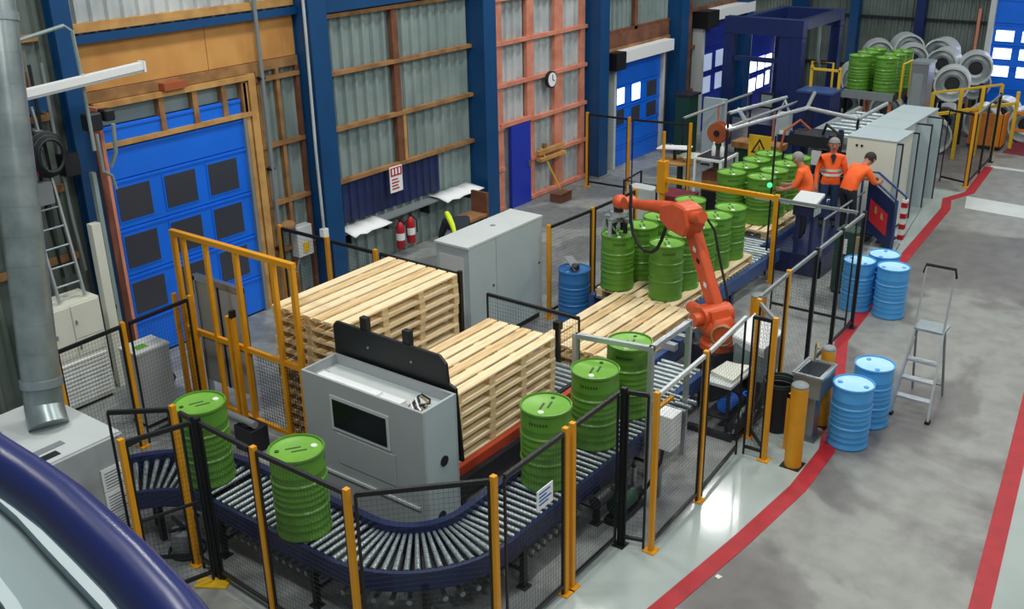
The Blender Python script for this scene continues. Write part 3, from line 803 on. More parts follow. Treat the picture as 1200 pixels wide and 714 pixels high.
# ------------------------------------------------------------------ yellow gate frame
yg = thing('yellow_gate', 'tall yellow tubular gate frame in front of the big blue door', 'gate', (7.6, 10.3, 0))
gx, gy0, gy1, gz = 7.62, 8.95, 11.38, 2.58
for yy, w in ((gy1, .07), (gy1-.20, .05), (10.72, .05), (10.12, .06), (9.42, .06), (gy0+.12, .07)):
    part('upright', B(gx-.03, gx+.03, yy-w/2, yy+w/2, .0, gz), 'yellow', yg)
part('top_rail', B(gx-.035, gx+.035, gy0+.08, gy1+.035, gz-.04, gz+.03), 'yellow', yg)
part('mid_rail', B(gx-.024, gx+.024, gy0+.1, gy1, 1.16, 1.23), 'yellow', yg)
part('bottom_rail', B(gx-.024, gx+.024, gy0+.1, gy1, .12, .18), 'yellow', yg)
part('wire_mesh', wire_mesh((gx, gy0+.12), (gx, 9.98), .18, 1.16, .05, .05, .004), 'wire', yg)
for yy in (10.22, 10.32): part('hinge_post', B(gx-.12, gx-.06, yy-.025, yy+.025, .0, 1.65), 'yellow', yg)
part('hinge_post', B(gx-.1, gx-.04, gy1+.06, gy1+.11, 0, 1.7), 'yellow', yg)
part('hinge_cap', B(gx-.13, gx-.05, 10.195, 10.245, 1.65, 1.75), 'black', yg)
ps = thing('sheet_steel_screen', 'grey sheet steel panel standing behind the yellow gate', 'panel', (7.9, 11.0, 0))
part('sheet', B(7.92, 7.95, 10.5, 11.5, .25, 1.80), 'grey_paint', ps)
for yy in (10.5, 11.46): part('edge_frame', B(7.90, 7.98, yy, yy+.04, 0, 1.84), 'stainless', ps)
part('edge_frame', B(7.90, 7.98, 10.5, 11.5, 1.78, 1.86), 'stainless', ps)
part('mid_seam', B(7.905, 7.92, 10.98, 11.01, .25, 1.8), 'dark_metal', ps)
part('mid_seam', B(7.905, 7.92, 10.5, 11.5, .92, .95), 'dark_metal', ps)
gm = thing('gate_motor', 'dark pneumatic drive unit at the foot of the yellow gate', 'motor', (7.2, 9.9, 0))
part('body', B(7.12, 7.4, 9.6, 9.95, 0, .35), 'dark_metal', gm, bevel=.01)
part('cylinder', MB().cyl((7.2, 9.6, .42), (7.2, 10.3, .42), .05), 'grey_mid', gm, True)
part('bracket', B(7.15, 7.25, 9.7, 9.8, .35, .42), 'dark_metal', gm)

# ------------------------------------------------------------------ cabinets
cc = thing('control_cabinet', 'large light grey two door control cabinet behind the pallets', 'cabinet', (12.0, 9.4, 0))
part('plinth', B(11.07, 12.92, 9.20, 9.74, 0, .1), 'dark_metal', cc)
part('carcass', B(11.05, 12.95, 9.18, 9.78, .1, 1.75), 'grey_cool', cc)
for a, b in ((11.06, 11.72), (11.73, 12.94)):
    d = part('cabinet_door', B(a, b, 9.155, 9.178, .12, 1.74), 'grey_cool', cc)
    part('door_lock', MB().cyl((b-.08, 9.145, 1.0), (b-.08, 9.156, 1.0), .018, n=8), 'black', d)
part('top_edge', B(11.03, 12.97, 9.15, 9.80, 1.75, 1.785), 'grey_light', cc)
part('top_dent', MB().lathe([(.05, 0), (.04, .006)], 10, (12.1, 9.5, 1.785)), 'grey_mid', cc)
part('end_panel', B(11.045, 11.052, 9.25, 9.72, .2, 1.6), 'grey_light', cc)

def gcab(name, x0, x1, y0, y1, z, label, m='grey_light', doors=1, cat='cabinet', group=None, lower=0.08):
    t = thing(name, label, cat, ((x0+x1)/2, (y0+y1)/2, 0), group=group)
    part('plinth', B(x0+.02, x1-.02, y0+.02, y1-.02, 0, lower), 'dark_metal', t)
    part('carcass', B(x0, x1, y0, y1, lower, z), m, t)
    part('top_plate', B(x0-.015, x1+.015, y0-.015, y1+.015, z, z+.02), 'grey_cool', t)
    return t
pos = ['nearest the workers', 'second from the workers', 'third from the workers', 'farthest from the workers']
cx = [20.15, 21.25, 22.15, 22.95, 23.75]
for k in range(4):
    t = gcab('switchgear_cabinet', cx[k]+.02, cx[k+1]-.02, (5.78 if k == 0 else 6.0), 6.75, 1.95, 'tall light grey switchgear cabinet, %s in the row by the red line' % pos[k], 'cream' if k == 0 else 'grey_light', group='switchgear cabinets')
    d = part('open_door', B(cx[k]+.05, cx[k]+.09, 5.70 if k else 5.68, 5.99 if k else 5.77, .12, 1.9), 'grey_cool', t)
    part('door_edge', B(cx[k]+.045, cx[k]+.095, 5.68 if k else 5.66, 5.70 if k else 5.68, .12, 1.92), 'dark_metal', d)
    part('door_edge', B(cx[k]+.045, cx[k]+.095, 5.68 if k else 5.66, 5.99 if k else 5.77, 1.9, 1.925), 'dark_metal', d)
    if k == 0:
        for yy in (6.55, 6.45): part('indicator', MB().cyl((cx[k]+.005, yy, 1.8), (cx[k]+.02, yy, 1.8), .025, n=10), 'black', t)
        part('handle', B(cx[k]-.01, cx[k]+.02, 6.05, 6.10, .95, 1.2), 'rust', t)
    else:
        part('handle', B(cx[k]+.3, cx[k]+.34, 5.97, 6.0, .95, 1.2), 'black', t)
# grey switch box by the left fence
sb = thing('switch_box', 'grey floor standing switch box with green paper on top beside the left fence', 'cabinet', (7.0, 11.5, 0))
part('carcass', B(6.76, 7.26, 11.32, 11.72, .06, 1.10), 'grey_paint', sb, bevel=.008)
part('plinth', B(6.78, 7.24, 11.34, 11.70, 0, .06), 'black', sb)
part('lid', B(6.75, 7.27, 11.31, 11.73, 1.10, 1.125), 'grey_light', sb)
part('green_paper', B(6.86, 7.02, 11.42, 11.56, 1.125, 1.13), 'lid_green', sb)
# white lockers
lk = thing('locker', 'off white metal locker with louvred lower doors against the left wall', 'locker', (6.75, 12.85, 0))
part('carcass', B(6.35, 7.12, 12.62, 13.12, .05, 1.55), 'cream', lk)
part('plinth', B(6.38, 7.08, 12.65, 13.1, 0, .05), 'black', lk)
for (a, b, c, d) in ((6.37, 6.66, .80, 1.53), (6.68, 7.10, 1.05, 1.53), (6.68, 7.10, .80, 1.03)):
    dd = part('locker_door', B(a, b, 12.60, 12.62, c, d), 'cream', lk)
    part('latch', B(a+.03, a+.055, 12.585, 12.60, (c+d)/2-.03, (c+d)/2+.03), 'grey_mid', dd)
for k in range(11): part('louvre', B(6.38, 7.09, 12.59, 12.62, .12+k*.058, .145+k*.058), 'white', lk)
# ------------------------------------------------------------------ left grey enclosure, duct, handrail
en = thing('ducted_enclosure', 'grey sheet metal machine enclosure under the silver duct', 'machine', (4.5, 10.0, 0))
part('housing', B(3.2, 5.27, 9.36, 10.85, .0, 1.30), 'grey_paint', en, bevel=.012)
part('top_skin', B(3.22, 5.25, 9.38, 10.83, 1.30, 1.315), 'grey_light', en)
part('slot', B(3.9, 4.6, 9.46, 9.56, 1.31, 1.325), 'black', en)
part('slot', B(3.8, 4.75, 9.62, 9.72, 1.31, 1.322), 'grey_mid', en)
part('screen_hood', B(3.5, 4.20, 9.78, 9.84, 1.315, 1.66), 'door_blue', en, label='bright blue hood')
part('rear_hood', B(3.2, 4.3, 10.3, 10.85, 1.315, 1.75), 'grey_light', en)
pp = thing('notice_sheets', 'white printed notice sheets taped to the grey enclosure', 'paper', (5.05, 9.34, .2))
for j, (a, b) in enumerate(((4.93, 5.22),)):
    for k in range(3):
        s = part('sheet', B(a, b, 9.345, 9.357, .12+k*.29, .395+k*.29), 'paper', pp)
        for q in range(6): part('text_line', B(a+.03, b-.03-.04*(q % 3), 9.342, 9.346, .15+k*.29+q*.036, .160+k*.29+q*.036), 'ink', s)
dt = thing('ventilation_duct', 'silver spiral ventilation duct rising from the grey enclosure', 'duct', (4.9, 10.15, 1.3))
p0 = Vector((4.90, 10.22, 1.5)); p1_ = Vector((5.62, 10.9, 5.85)); dd_ = (p1_-p0)
Rv = .205
part('tube', MB().cyl(tuple(p0), tuple(p1_+dd_*.15), Rv, n=28), 'duct_zinc', dt, True)
for k in range(16):
    c = p0+dd_*(k/14.0); c2 = c+dd_.normalized()*.010
    part('seam', MB().cyl(tuple(c), tuple(c2), Rv+.003, n=28), 'duct_zinc', dt, True)
for f in (.055, .93):
    c = p0+dd_*f; part('collar', MB().cyl(tuple(c), tuple(c+dd_.normalized()*.09), Rv+.018, n=28), 'zinc', dt, True)
part('elbow', MB().tube([(4.90, 10.22, 1.52), (4.87, 10.16, 1.44), (4.84, 10.08, 1.34)], [Rv, Rv*1.02, Rv*1.04], 28), 'duct_zinc', dt, True)
hr = thing('handrail', 'thick dark blue tubular handrail curving across the lower left corner', 'handrail', (1.0, 1.9, 4.6))
pts = [(.83,2.6,5.7),(.835,2.18,5.7),(.825,1.96,5.7),(.82,1.83,5.7),(.81,1.70,5.7),(.79,1.56,5.7),(.768,1.42,5.7),(.735,1.26,5.7),(.70,1.13,5.7),(.66,1.0,5.7)]
part('rail', MB().tube(pts, .053, 20), 'rail_blue', hr, True)
for p in ((.83,2.5,5.68), (.67,1.04,5.68)):
    part('stanchion', MB().cyl((p[0], p[1], 5.36), p, .024), 'rail_blue', hr, True)
lg = thing('platform_ledge', 'pale grey metal platform ledge below the blue handrail', 'platform', (.5, 1.8, 5.2))
part('deck', MB().prism([(-1.2,3.3),(1.10,3.3),(1.05,2.53),(1.03,2.34),(1.0,2.16),(.95,1.84),(.9,1.6),(.75,1.0),(-1.2,.8)], 5.22, 5.30), 'grey_ledge', lg)
part('edge_lip', ribbon([(1.09,3.3),(1.04,2.53),(1.02,2.34),(.99,2.16),(.94,1.84),(.89,1.6),(.74,1.0)], .05, 5.2, 5.33), 'grey_cool', lg)
part('inner_lip', ribbon([(.86,3.0),(.84,2.41),(.83,2.15),(.81,2.04),(.75,1.8),(.66,1.4)], .03, 5.3, 5.32), 'grey_cool', lg)

# ------------------------------------------------------------------ robot
RB = Vector((12.23, 5.62, 0)); RD = Vector((13.42, 8.0, 0))-RB; RL = RD.length; RD.normalize(); RN = Vector((RD.y, -RD.x, 0))
def rp(u, z, s=0.0): 
    v = RB+RD*u+RN*s; return (v.x, v.y, z)
rb = thing('industrial_robot', 'orange articulated palletising robot on a dark pedestal', 'robot', tuple(RB))
pd = part('pedestal', MB().slab([rp(-.34,0,-.34), rp(.34,0,-.34), rp(.34,0,.34), rp(-.34,0,.34)], (0,0,.06)), 'pedestal', rb)
mbp = MB(); i0 = 0
for z, w in ((.06, .33), (.66, .25)):
    for a, b in ((-1,-1),(1,-1),(1,1),(-1,1)): mbp.v.append(rp(a*w, z, b*w))
mbp.f += [(0,1,2,3),(7,6,5,4),(0,1,5,4),(1,2,6,5),(2,3,7,6),(3,0,4,7)]
part('plinth_block', mbp, 'pedestal', rb)
base = part('base', MB().lathe([(.25,.66),(.25,.74),(.20,.78),(.20,.86)], 24, (RB.x, RB.y, 0)), 'orange', rb, True)
tr = part('turret', MB().lathe([(.22,.86),(.24,.90),(.23,1.02),(.16,1.12)], 24, (RB.x, RB.y, 0)), 'orange', rb, True)
part('shoulder_hub', MB().cyl(rp(.12,1.08,-.24), rp(.12,1.08,.24), .165, n=24), 'orange', rb, True)
part('shoulder_motor', MB().cyl(rp(.12,1.08,-.24), rp(.12,1.08,-.36), .10, n=16), 'orange', rb, True)
cdir = Vector((-.91, -.41, 0)); cs = Vector((.41, -.91, 0)); cc_ = RB+cdir*.30+cs*.06
part('cable_coil', MB().tube([(cc_.x+cs.x*.15*math.cos(t*.5236), cc_.y+cs.y*.15*math.cos(t*.5236), .95+.15*math.sin(t*.5236)) for t in range(12)], .015, 6, closed=True), 'brass_hose', rb, True)
part('coil_drum', MB().cyl(tuple(RB+cs*.06+cdir*.15+Vector((0,0,.95))), tuple(RB+cs*.06+cdir*.28+Vector((0,0,.95))), .13, n=18), 'orange', rb, True)
part('front_motor', MB().cyl(rp(.22,1.06,-.05), rp(.60,1.06,-.05), .10, .085, 16), 'orange', rb, True)
part('motor_cap', MB().cyl(rp(.60,1.06,-.05), rp(.64,1.06,-.05), .075, n=16), 'aluminium', rb, True)
part('turret_bracket', MB().slab([rp(-.18,.88,-.18), rp(.42,.90,-.18), rp(.36,1.18,-.18), rp(-.05,1.22,-.18)], RN*.30), 'orange', rb)
# lower arm: tapering slab
la = part('lower_arm', MB().slab([rp(.0,1.04,.02), rp(.25,1.0,.02), rp(.96,2.10,.02), rp(.98,2.30,.02), rp(.82,2.34,.02), rp(.74,2.22,.02)], RN*.15), 'orange', rb, bevel=.02)
for f in (.35, .62, .75):
    c = (1-f); q = Vector(rp(.13+.72*f, 1.06+1.12*f, .013))
    part('arm_label', MB().slab([tuple(q+RD*-.035+Vector((0,0,-.045))), tuple(q+RD*.035+Vector((0,0,-.02))), tuple(q+RD*.035+Vector((0,0,.045))), tuple(q+RD*-.035+Vector((0,0,.02)))], RN*.003), 'white' if f != .62 else 'black', la)
part('elbow_hub', MB().cyl(rp(.86,2.24,-.16), rp(.86,2.24,.20), .135, n=20), 'orange', rb, True)
part('elbow_housing', MB().slab([rp(.60,2.26,-.17), rp(.72,2.08,-.17), rp(1.10,2.10,-.17), rp(1.34,2.20,-.17), rp(1.30,2.42,-.17), rp(.98,2.54,-.17), rp(.70,2.52,-.17)], RN*.32), 'orange', rb, bevel=.03)
part('elbow_motor', MB().cyl(rp(.62,2.40,-.06), rp(.42,2.46,-.06), .085, n=14), 'orange', rb, True)
part('forearm', MB().tube([rp(1.2,2.34), rp(1.5,2.31), rp(2.1,2.19), rp(2.42,2.13)], [.13,.10,.075,.07], 16), 'orange', rb, True)
wr = part('wrist', MB().cyl(rp(2.36,2.15,-.09), rp(2.36,2.15,.09), .10, n=16), 'orange', rb, True)
part('wrist_motor', MB().ball(rp(2.62,2.10), .13, sc=(1,1,.9)), 'orange', rb, True)
part('flange', MB().cyl(rp(2.66,2.04), rp(2.66,1.93), .08, n=16), 'dark_metal', rb, True)
part('dress_hose', MB().tube([rp(2.10,2.52,-.16), rp(2.04,2.40,-.18), rp(2.02,2.2,-.2), rp(2.0,1.98,-.2), rp(1.92,1.80,-.2), rp(1.78,1.68,-.2), rp(1.6,1.63,-.2), rp(1.42,1.66,-.2), rp(1.28,1.76,-.2), rp(1.18,1.92,-.2), rp(1.12,2.12,-.18)], .026, 8), 'black_rubber', rb, True)
part('dress_hose', MB().tube([rp(.62,2.44,.1), rp(.5,2.2,.22), rp(.38,1.8,.25), rp(.2,1.4,.25), rp(.1,1.15,.25)], .018, 8), 'black_rubber', rb, True)
gx_, gy_ = 13.42, 8.0
gp = part('gripper_plate', MB().lathe([(.13,1.86),(.13,1.93)], 12, (gx_, gy_, 0)), 'aluminium', rb, True)
part('gripper_frame', B(gx_-.24, gx_+.24, gy_-.05, gy_+.05, 1.80, 1.86), 'zinc', rb)
part('gripper_frame', B(gx_-.05, gx_+.05, gy_-.24, gy_+.24, 1.78, 1.84), 'zinc', rb)
for k in range(4):
    a = math.pi/2*k; c, s = math.cos(a), math.sin(a)
    part('gripper_cylinder', MB().cyl((gx_+.13*c, gy_+.13*s, 1.59), (gx_+.13*c, gy_+.13*s, 1.80), .035), 'dark_metal', rb, True)
    part('gripper_jaw', MB().bar((gx_+.24*c, gy_+.24*s, 1.82), (gx_+.268*c, gy_+.268*s, 1.575), .05, .03), 'aluminium', rb)
for k in range(5):
    a = 1.3*k; part('gripper_hose', MB().tube([(gx_+.1*math.cos(a), gy_+.1*math.sin(a), 1.88), (gx_+.2*math.cos(a+.4), gy_+.2*math.sin(a+.4), 1.78), (gx_+.16*math.cos(a+.8), gy_+.16*math.sin(a+.8), 1.65)], .016, 6), 'black_rubber' if k % 2 else 'grey_mid', rb, True)

# ------------------------------------------------------------------ aluminium portal and stuff by the conveyor end
af = thing('aluminium_portal', 'aluminium profile portal frame around the third conveyor drum', 'frame', (9.4, 5.5, 0))
part('post', B(9.38, 9.44, 5.10, 5.16, 0, 1.86), 'aluminium', af)
part('post', B(9.20, 9.26, 6.02, 6.08, 0, 1.86), 'aluminium', af)
part('post', B(10.3, 10.36, 5.10, 5.16, 0, 1.86), 'aluminium', af)
part('beam', MB().bar((9.23, 6.05, 1.83), (9.41, 5.13, 1.83), .06), 'aluminium', af)
part('beam', MB().bar((9.41, 5.13, 1.83), (10.33, 5.13, 1.83), .06), 'aluminium', af)
part('yellow_guide', MB().bar((9.45, 5.12, .98), (9.95, 5.12, .98), .05, .04), 'yellow', af)
bs = thing('black_sensor_post', 'black sensor post at the corner of the empty pallets', 'post', (10.9, 6.4, 0))
part('post', B(10.78, 10.84, 7.35, 7.41, 0, 1.0), 'black', bs); part('head', B(10.76, 10.86, 7.33, 7.43, 1.0, 1.12), 'black', bs)
jb = thing('junction_box', 'white electrical junction box on a post inside the front fence', 'junction box', (9.2, 4.9, 0))
part('stand', B(9.26, 9.32, 4.88, 4.94, 0, 1.1), 'grey_mid', jb)
part('box', B(9.08, 9.32, 4.66, 4.88, .78, 1.22), 'white', jb, bevel=.008)
lid = part('side_plate', B(9.30, 9.335, 4.69, 4.85, .84, 1.16), 'grey_light', jb); part('handle', B(9.335, 9.36, 4.74, 4.80, .92, 1.08), 'grey_mid', lid)
part('cable', MB().tube([(9.15,4.78,.94),(9.13,4.8,.6),(9.05,4.9,.3),(8.9,5.0,.05)], .02, 6), 'black_rubber', jb, True)
pm_ = thing('pump_unit', 'dark pump and valve unit under the conveyor end behind the front fence', 'pump', (8.75, 4.98, 0))
part('base', B(8.45, 9.05, 4.94, 5.14, 0, .08), 'dark_metal', pm_)
part('motor', MB().cyl((8.5,5.03,.22),(8.85,5.03,.22),.11,n=14), 'green_dark', pm_, True)
part('pump_head', MB().cyl((8.85,5.03,.22),(9.0,5.03,.22),.085,n=14), 'dark_metal', pm_, True)
part('valve', MB().cyl((8.92,5.03,.3),(8.92,5.03,.55),.03), 'stainless', pm_, True)
part('hose', MB().tube([(8.92,5.03,.55),(8.8,5.0,.7),(8.6,5.0,.6),(8.5,5.05,.34)], .025, 8), 'black_rubber', pm_, True)
# equipment between the robot and the walkway
tt = thing('work_trolley', 'low trolley with beige top and blue pump beside the robot pedestal', 'trolley', (11.5, 5.1, 0))
part('top', B(11.05, 11.75, 4.85, 5.25, .68, .72), 'grey_light', tt)
part('shelf', B(11.08, 11.72, 4.88, 5.22, .2, .23), 'dark_metal', tt)
for a in (11.08, 11.68):
    for b in (4.88, 5.18): part('leg', B(a, a+.04, b, b+.04, 0, .68), 'dark_metal', tt)
part('cloth', MB().slab([(11.15,4.88,.72),(11.7,4.88,.72),(11.62,5.2,.72),(11.25,5.24,.72)], (0,0,.05)), 'cream', tt)
part('pump', MB().cyl((11.2,5.0,.34),(11.45,5.0,.34),.1,n=14), 'door_blue', tt, True)
part('crate', B(11.5,11.68,4.9,5.15,.23,.42), 'dark_metal', tt)
tk = thing('plastic_tote', 'grey plastic tote with a white sheet on top beside the robot', 'container', (12.1, 5.0, 0))
part('stand', B(11.95, 12.45, 4.82, 5.22, 0, .42), 'dark_metal', tk)
part('tank', B(11.92, 12.48, 4.80, 5.24, .42, .95), 'tote', tk, bevel=.02)
part('sheet', MB().slab([(11.86,4.78,.95),(12.50,4.78,.97),(12.62,5.26,1.10),(11.92,5.26,1.02)], (0,0,.02)), 'white', tk)
part('flap', MB().slab([(11.86,4.78,.95),(11.89,4.78,.83),(11.95,5.26,.9),(11.92,5.26,1.02)], (-.012,0,0)), 'white', tk)
hd = thing('hose_drum', 'black tub with hose coiled on its rim behind the fence corner', 'tub', (11.55, 4.6, 0))
hd.location = (11.62, 4.42, 0); OFF[hd] = (11.62, 4.42, 0)
part('tub', MB().lathe([(.15,0),(.17,.02),(.19,.62),(.19,.64),(.17,.62),(.15,.1)], 20, (11.62,4.42,0)), 'black', hd, True)
for k in range(3): part('hose', MB().tube([(11.62+(.19+.012*k)*math.cos(t*.4189), 4.42+(.19+.012*k)*math.sin(t*.4189), .655+.03*k) for t in range(15)], .016, 6, closed=True), 'green_dark' if k == 1 else 'black_rubber', hd, True)
wb = thing('hand_basin', 'stainless steel hand wash basin on a pedestal beside the bollards', 'basin', (11.65, 4.0, 0))
part('pedestal', B(11.58, 11.78, 3.92, 4.10, .02, .68), 'stainless', wb)
part('base_plate', B(11.5, 11.86, 3.86, 4.16, 0, .02), 'stainless', wb)
mbb = MB().box(11.42,11.46,3.82,4.18,.68,.98).box(11.88,11.92,3.82,4.18,.68,.98).box(11.46,11.88,3.82,3.86,.68,.98).box(11.46,11.88,4.14,4.18,.68,.98).box(11.46,11.88,3.86,4.14,.68,.72)
part('bowl', mbb, 'stainless', wb)
part('rim', MB().box(11.40,11.43,3.80,4.20,.96,.99).box(11.91,11.94,3.80,4.20,.96,.99).box(11.43,11.91,3.80,3.83,.96,.99).box(11.43,11.91,4.17,4.20,.96,.99), 'zinc', wb)
part('tap', MB().tube([(11.85,4.08,.98),(11.85,4.08,1.22),(11.80,4.05,1.28),(11.72,4.0,1.24)], .014, 8), 'brass_hose', wb, True)
part('side_panel', B(11.60,11.64,4.06,4.20,.05,.68), 'grey_mid', wb)
yb = thing('guard_post', 'low yellow guard frame beside the hand basin', 'guard', (11.3, 4.05, 0))
for a in (11.16, 11.36): part('upright', B(a, a+.04, 4.10, 4.14, 0, .78), 'yellow', yb)
part('cross_bar', B(11.16, 11.40, 4.10, 4.14, .74, .78), 'yellow', yb)

# debris on the floor
mbd = thing('metal_bracket', 'steel bracket and machine offcuts lying under the conveyor curve', 'bracket', (5.15, 8.3, 0))
part('pot', MB().lathe([(.16,0),(.17,.02),(.15,.28),(.13,.30),(.12,.28)], 18, (5.36, 8.62, 0)), 'grey_mid', mbd, True)
part('ring', MB().tube([(5.36+.2*math.cos(t*.4189), 8.62+.2*math.sin(t*.4189), .02) for t in range(15)], .016, 6, closed=True), 'dark_metal', mbd, True)
for k in range(4): part('arm', MB().bar((5.36,8.62,.3),(5.36+.2*math.cos(k*1.6),8.62+.2*math.sin(k*1.6),.36),.03), 'dark_metal', mbd)
yp = thing('yellow_plate', 'yellow floor plate lying beside the fence corner', 'plate', (5.0, 7.95, 0))
part('plate', MB().prism([(4.98,8.02),(5.16,7.72),(5.30,7.80),(5.12,8.10)], .004, .02), 'yellow_far', yp)
lt2 = thing('litter_scrap', 'small pale scrap lying on the walkway beside the red line', 'scrap', (8.25, 3.55, 0))
part('scrap', MB().prism([(8.27,3.62),(8.33,3.6),(8.34,3.66),(8.29,3.67)], .001, .012), 'cream', lt2)
# signs
sg = thing('fence_sign', 'small blue and white sign hanging on the front mesh fence', 'sign', (6.75, 4.76, 1.4))
part('board', MB().slab([(6.62,4.755,1.30),(6.88,4.755,1.30),(6.88,4.755,1.52),(6.62,4.755,1.52)], (0,.008,0)), 'paper', sg)
for k, (z, w) in enumerate(((1.47, .18), (1.43, .12), (1.39, .2), (1.35, .15))): part('text_line', B(6.65, 6.65+w, 4.752, 4.756, z, z+.018), 'ink_blue', sg)

ms = thing('valve_skid', 'black pump skid with pipes and blue valve low inside the cell corner', 'pump', (11.1, 4.75, 0))
part('skid', B(10.92, 11.0, 4.75, 5.4, .0, .08), 'dark_metal', ms)
part('skid', B(11.0, 11.9, 4.70, 4.78, .0, .08), 'dark_metal', ms)
part('motor', MB().cyl((11.0,4.76,.18),(11.3,4.76,.18),.09,n=14), 'dark_metal', ms, True)
part('pump_body', MB().ball((11.42,4.76,.2), .11, sc=(1,.9,1.1)), 'grey_mid', ms, True)
part('valve', MB().cyl((11.42,4.76,.3),(11.42,4.76,.5),.03), 'stainless', ms, True)
part('hand_wheel', MB().tube([(11.42+.07*math.cos(t*.6283), 4.76+.07*math.sin(t*.6283), .5) for t in range(10)], .012, 6, closed=True), 'door_blue', ms, True)
for k in range(4): part('hose', MB().tube([(11.0+.2*k,4.76,.1),(11.05+.2*k,4.72,.3),(11.15+.2*k,4.74,.34),(11.25+.2*k,4.76,.1)], .018, 6), 'black_rubber' if k % 2 else 'grey_mid', ms, True)
# ------------------------------------------------------------------ things on the back wall
ws = thing('wall_notice', 'red and white safety notice hung on the navy wall sheet', 'sign', (13.9, 13.2, 1.4))
part('board', B(13.74, 14.08, 13.24, 13.26, 1.30, 1.80), 'paper', ws)
part('heading_band', B(13.76, 14.06, 13.232, 13.24, 1.62, 1.78), 'red', ws)
for k in range(3): part('heading_letter', B(13.79+k*.09, 13.835+k*.09, 13.226, 13.233, 1.65, 1.76), 'paper', ws)
for k in range(4): part('text_line', B(13.78, 13.98-.03*(k % 2), 13.234, 13.24, 1.36+k*.06, 1.385+k*.06), 'red', ws)
for k, (x, z, lab) in enumerate(((13.80, .20, 'red fire extinguisher, the left of the pair under the wall notice'), (14.10, .23, 'red fire extinguisher, the right of the pair under the wall notice'))):
    t = thing('fire_extinguisher', lab, 'extinguisher', (x, 13.12, z), group='fire extinguishers')
    part('cylinder', MB().lathe([(.07,0),(.085,.02),(.085,.42),(.06,.50),(.03,.54)], 16, (x, 13.12, z)), 'red', t, True)
    part('label', MB().lathe([(.0865,.18),(.0865,.32)], 16, (x, 13.12, z), cap0=False, cap1=False), 'paper', t, True)
    part('valve', MB().cyl((x, 13.12, z+.54), (x, 13.12, z+.60), .025), 'dark_metal', t, True)
    part('lever', MB().bar((x-.08, 13.10, z+.62), (x+.04, 13.12, z+.60), .02), 'black', t)
    part('hose', MB().tube([(x+.02,13.10,z+.56),(x+.1,13.05,z+.45),(x+.1,13.04,z+.2)], .014, 6), 'black_rubber', t, True)
    part('wall_bracket', B(x-.03, x+.03, 13.2, 13.38, z+.38, z+.42), 'grey_mid', t)
sh = thing('wall_shelf', 'narrow dark wall shelf running below the navy sheet', 'shelf', (14.3, 13.2, .82))
part('board', B(12.3, 16.2, 13.12, 13.4, .86, .89), 'grey_mid', sh)
for x in (12.5, 13.5, 14.7, 16.0): part('bracket', B(x, x+.03, 13.15, 13.4, .66, .86), 'dark_metal', sh)
for (x0, x1, lab) in ((12.35, 13.35, 'crumpled white sheet on the shelf beside the blue column'), (14.95, 16.15, 'flat white sheet on the shelf end near the second blue column')):
    n = 7; mb = MB()
    for i in range(n+1):
        for j in range(3):
            mb.v.append((x0+(x1-x0)*i/n, 12.86+.25*j+.02*math.sin(i*2.1), .905+.03*abs(math.sin(i*1.7+j*.8))-(.04 if j == 0 else 0)))
    for i in range(n):
        for j in range(2): a = i*3+j; mb.f.append((a, a+3, a+4, a+1))
    t = thing('white_sheet', lab, 'sheet', ((x0+x1)/2, 13.1, .9), group='white sheets on the wall shelf')
    o = part('sheet', mb, 'paper', t, True); md = o.modifiers.new('s', 'SOLIDIFY'); md.thickness = .012
jb2 = thing('wall_switch_box', 'grey wall switch box with yellow label left of the blue column', 'switch box', (11.35, 13.1, 1.0))
part('box', B(11.25, 11.6, 13.15, 13.33, .75, 1.3), 'grey_light', jb2, bevel=.01)
part('warning_label', B(11.36, 11.5, 13.14, 13.15, .82, 1.0), 'yellow_far', jb2)
part('cable', MB().tube([(11.3,13.2,.75),(11.2,13.2,.5),(11.0,13.2,.55),(10.95,13.25,.9)], .018, 6), 'grey_mid', jb2, True)
hb = thing('hard_hat_bracket', 'brown wooden block above the wall switch box', 'block', (11.1, 13.2, 1.3))
part('block', MB().ball((11.08, 13.2, 1.38), .16, sc=(1.2,.7,.6)), 'timber', hb, True)
ck = thing('wall_clock', 'round white wall clock on the pinkish timber frame', 'clock', (19.1, 13.2, 2.65))
part('rim', MB().cyl((19.1, 13.19, 2.65), (19.1, 13.26, 2.65), .19, n=24), 'dark_metal', ck, True)
part('dial', MB().cyl((19.1, 13.18, 2.65), (19.1, 13.19, 2.65), .155, n=24), 'paper', ck)
part('hand', MB().bar((19.1, 13.174, 2.65), (19.1, 13.174, 2.76), .012), 'black', ck)
part('hand', MB().bar((19.1, 13.174, 2.65), (19.17, 13.174, 2.62), .014), 'black', ck)
br = thing('yellow_broom', 'yellow handled broom leaning on the pinkish wall frame', 'broom', (19.0, 13.0, 0))
part('handle', MB().cyl((19.05, 12.9, .1), (18.75, 13.28, 1.15), .018), 'yellow_far', br, True)
part('head', B(18.85, 19.25, 12.84, 12.94, .0, .1), 'timber', br)
bx = thing('cardboard_box', 'brown cardboard box on the floor beside the blue personnel door', 'box', (18.9, 12.6, 0))
part('carton', B(18.5, 18.95, 12.55, 12.85, 0, .2), 'timber_brown', bx)
part('flap', MB().slab([(18.5,12.55,.2),(18.95,12.55,.2),(18.95,12.45,.27),(18.5,12.45,.27)], (0,0,.008)), 'timber', bx)
pb = thing('timber_shelf', 'yellowish timber rack board on the pinkish wall', 'shelf', (19.1, 13.2, .9))
part('board', B(18.6, 19.6, 13.2, 13.3, 1.0, 1.10), 'timber_light', pb)
part('board', B(18.6, 19.6, 13.14, 13.3, .86, .93), 'timber_light', pb)
part('cleat', B(18.95, 19.02, 13.27, 13.36, .78, 1.2), 'timber', pb)
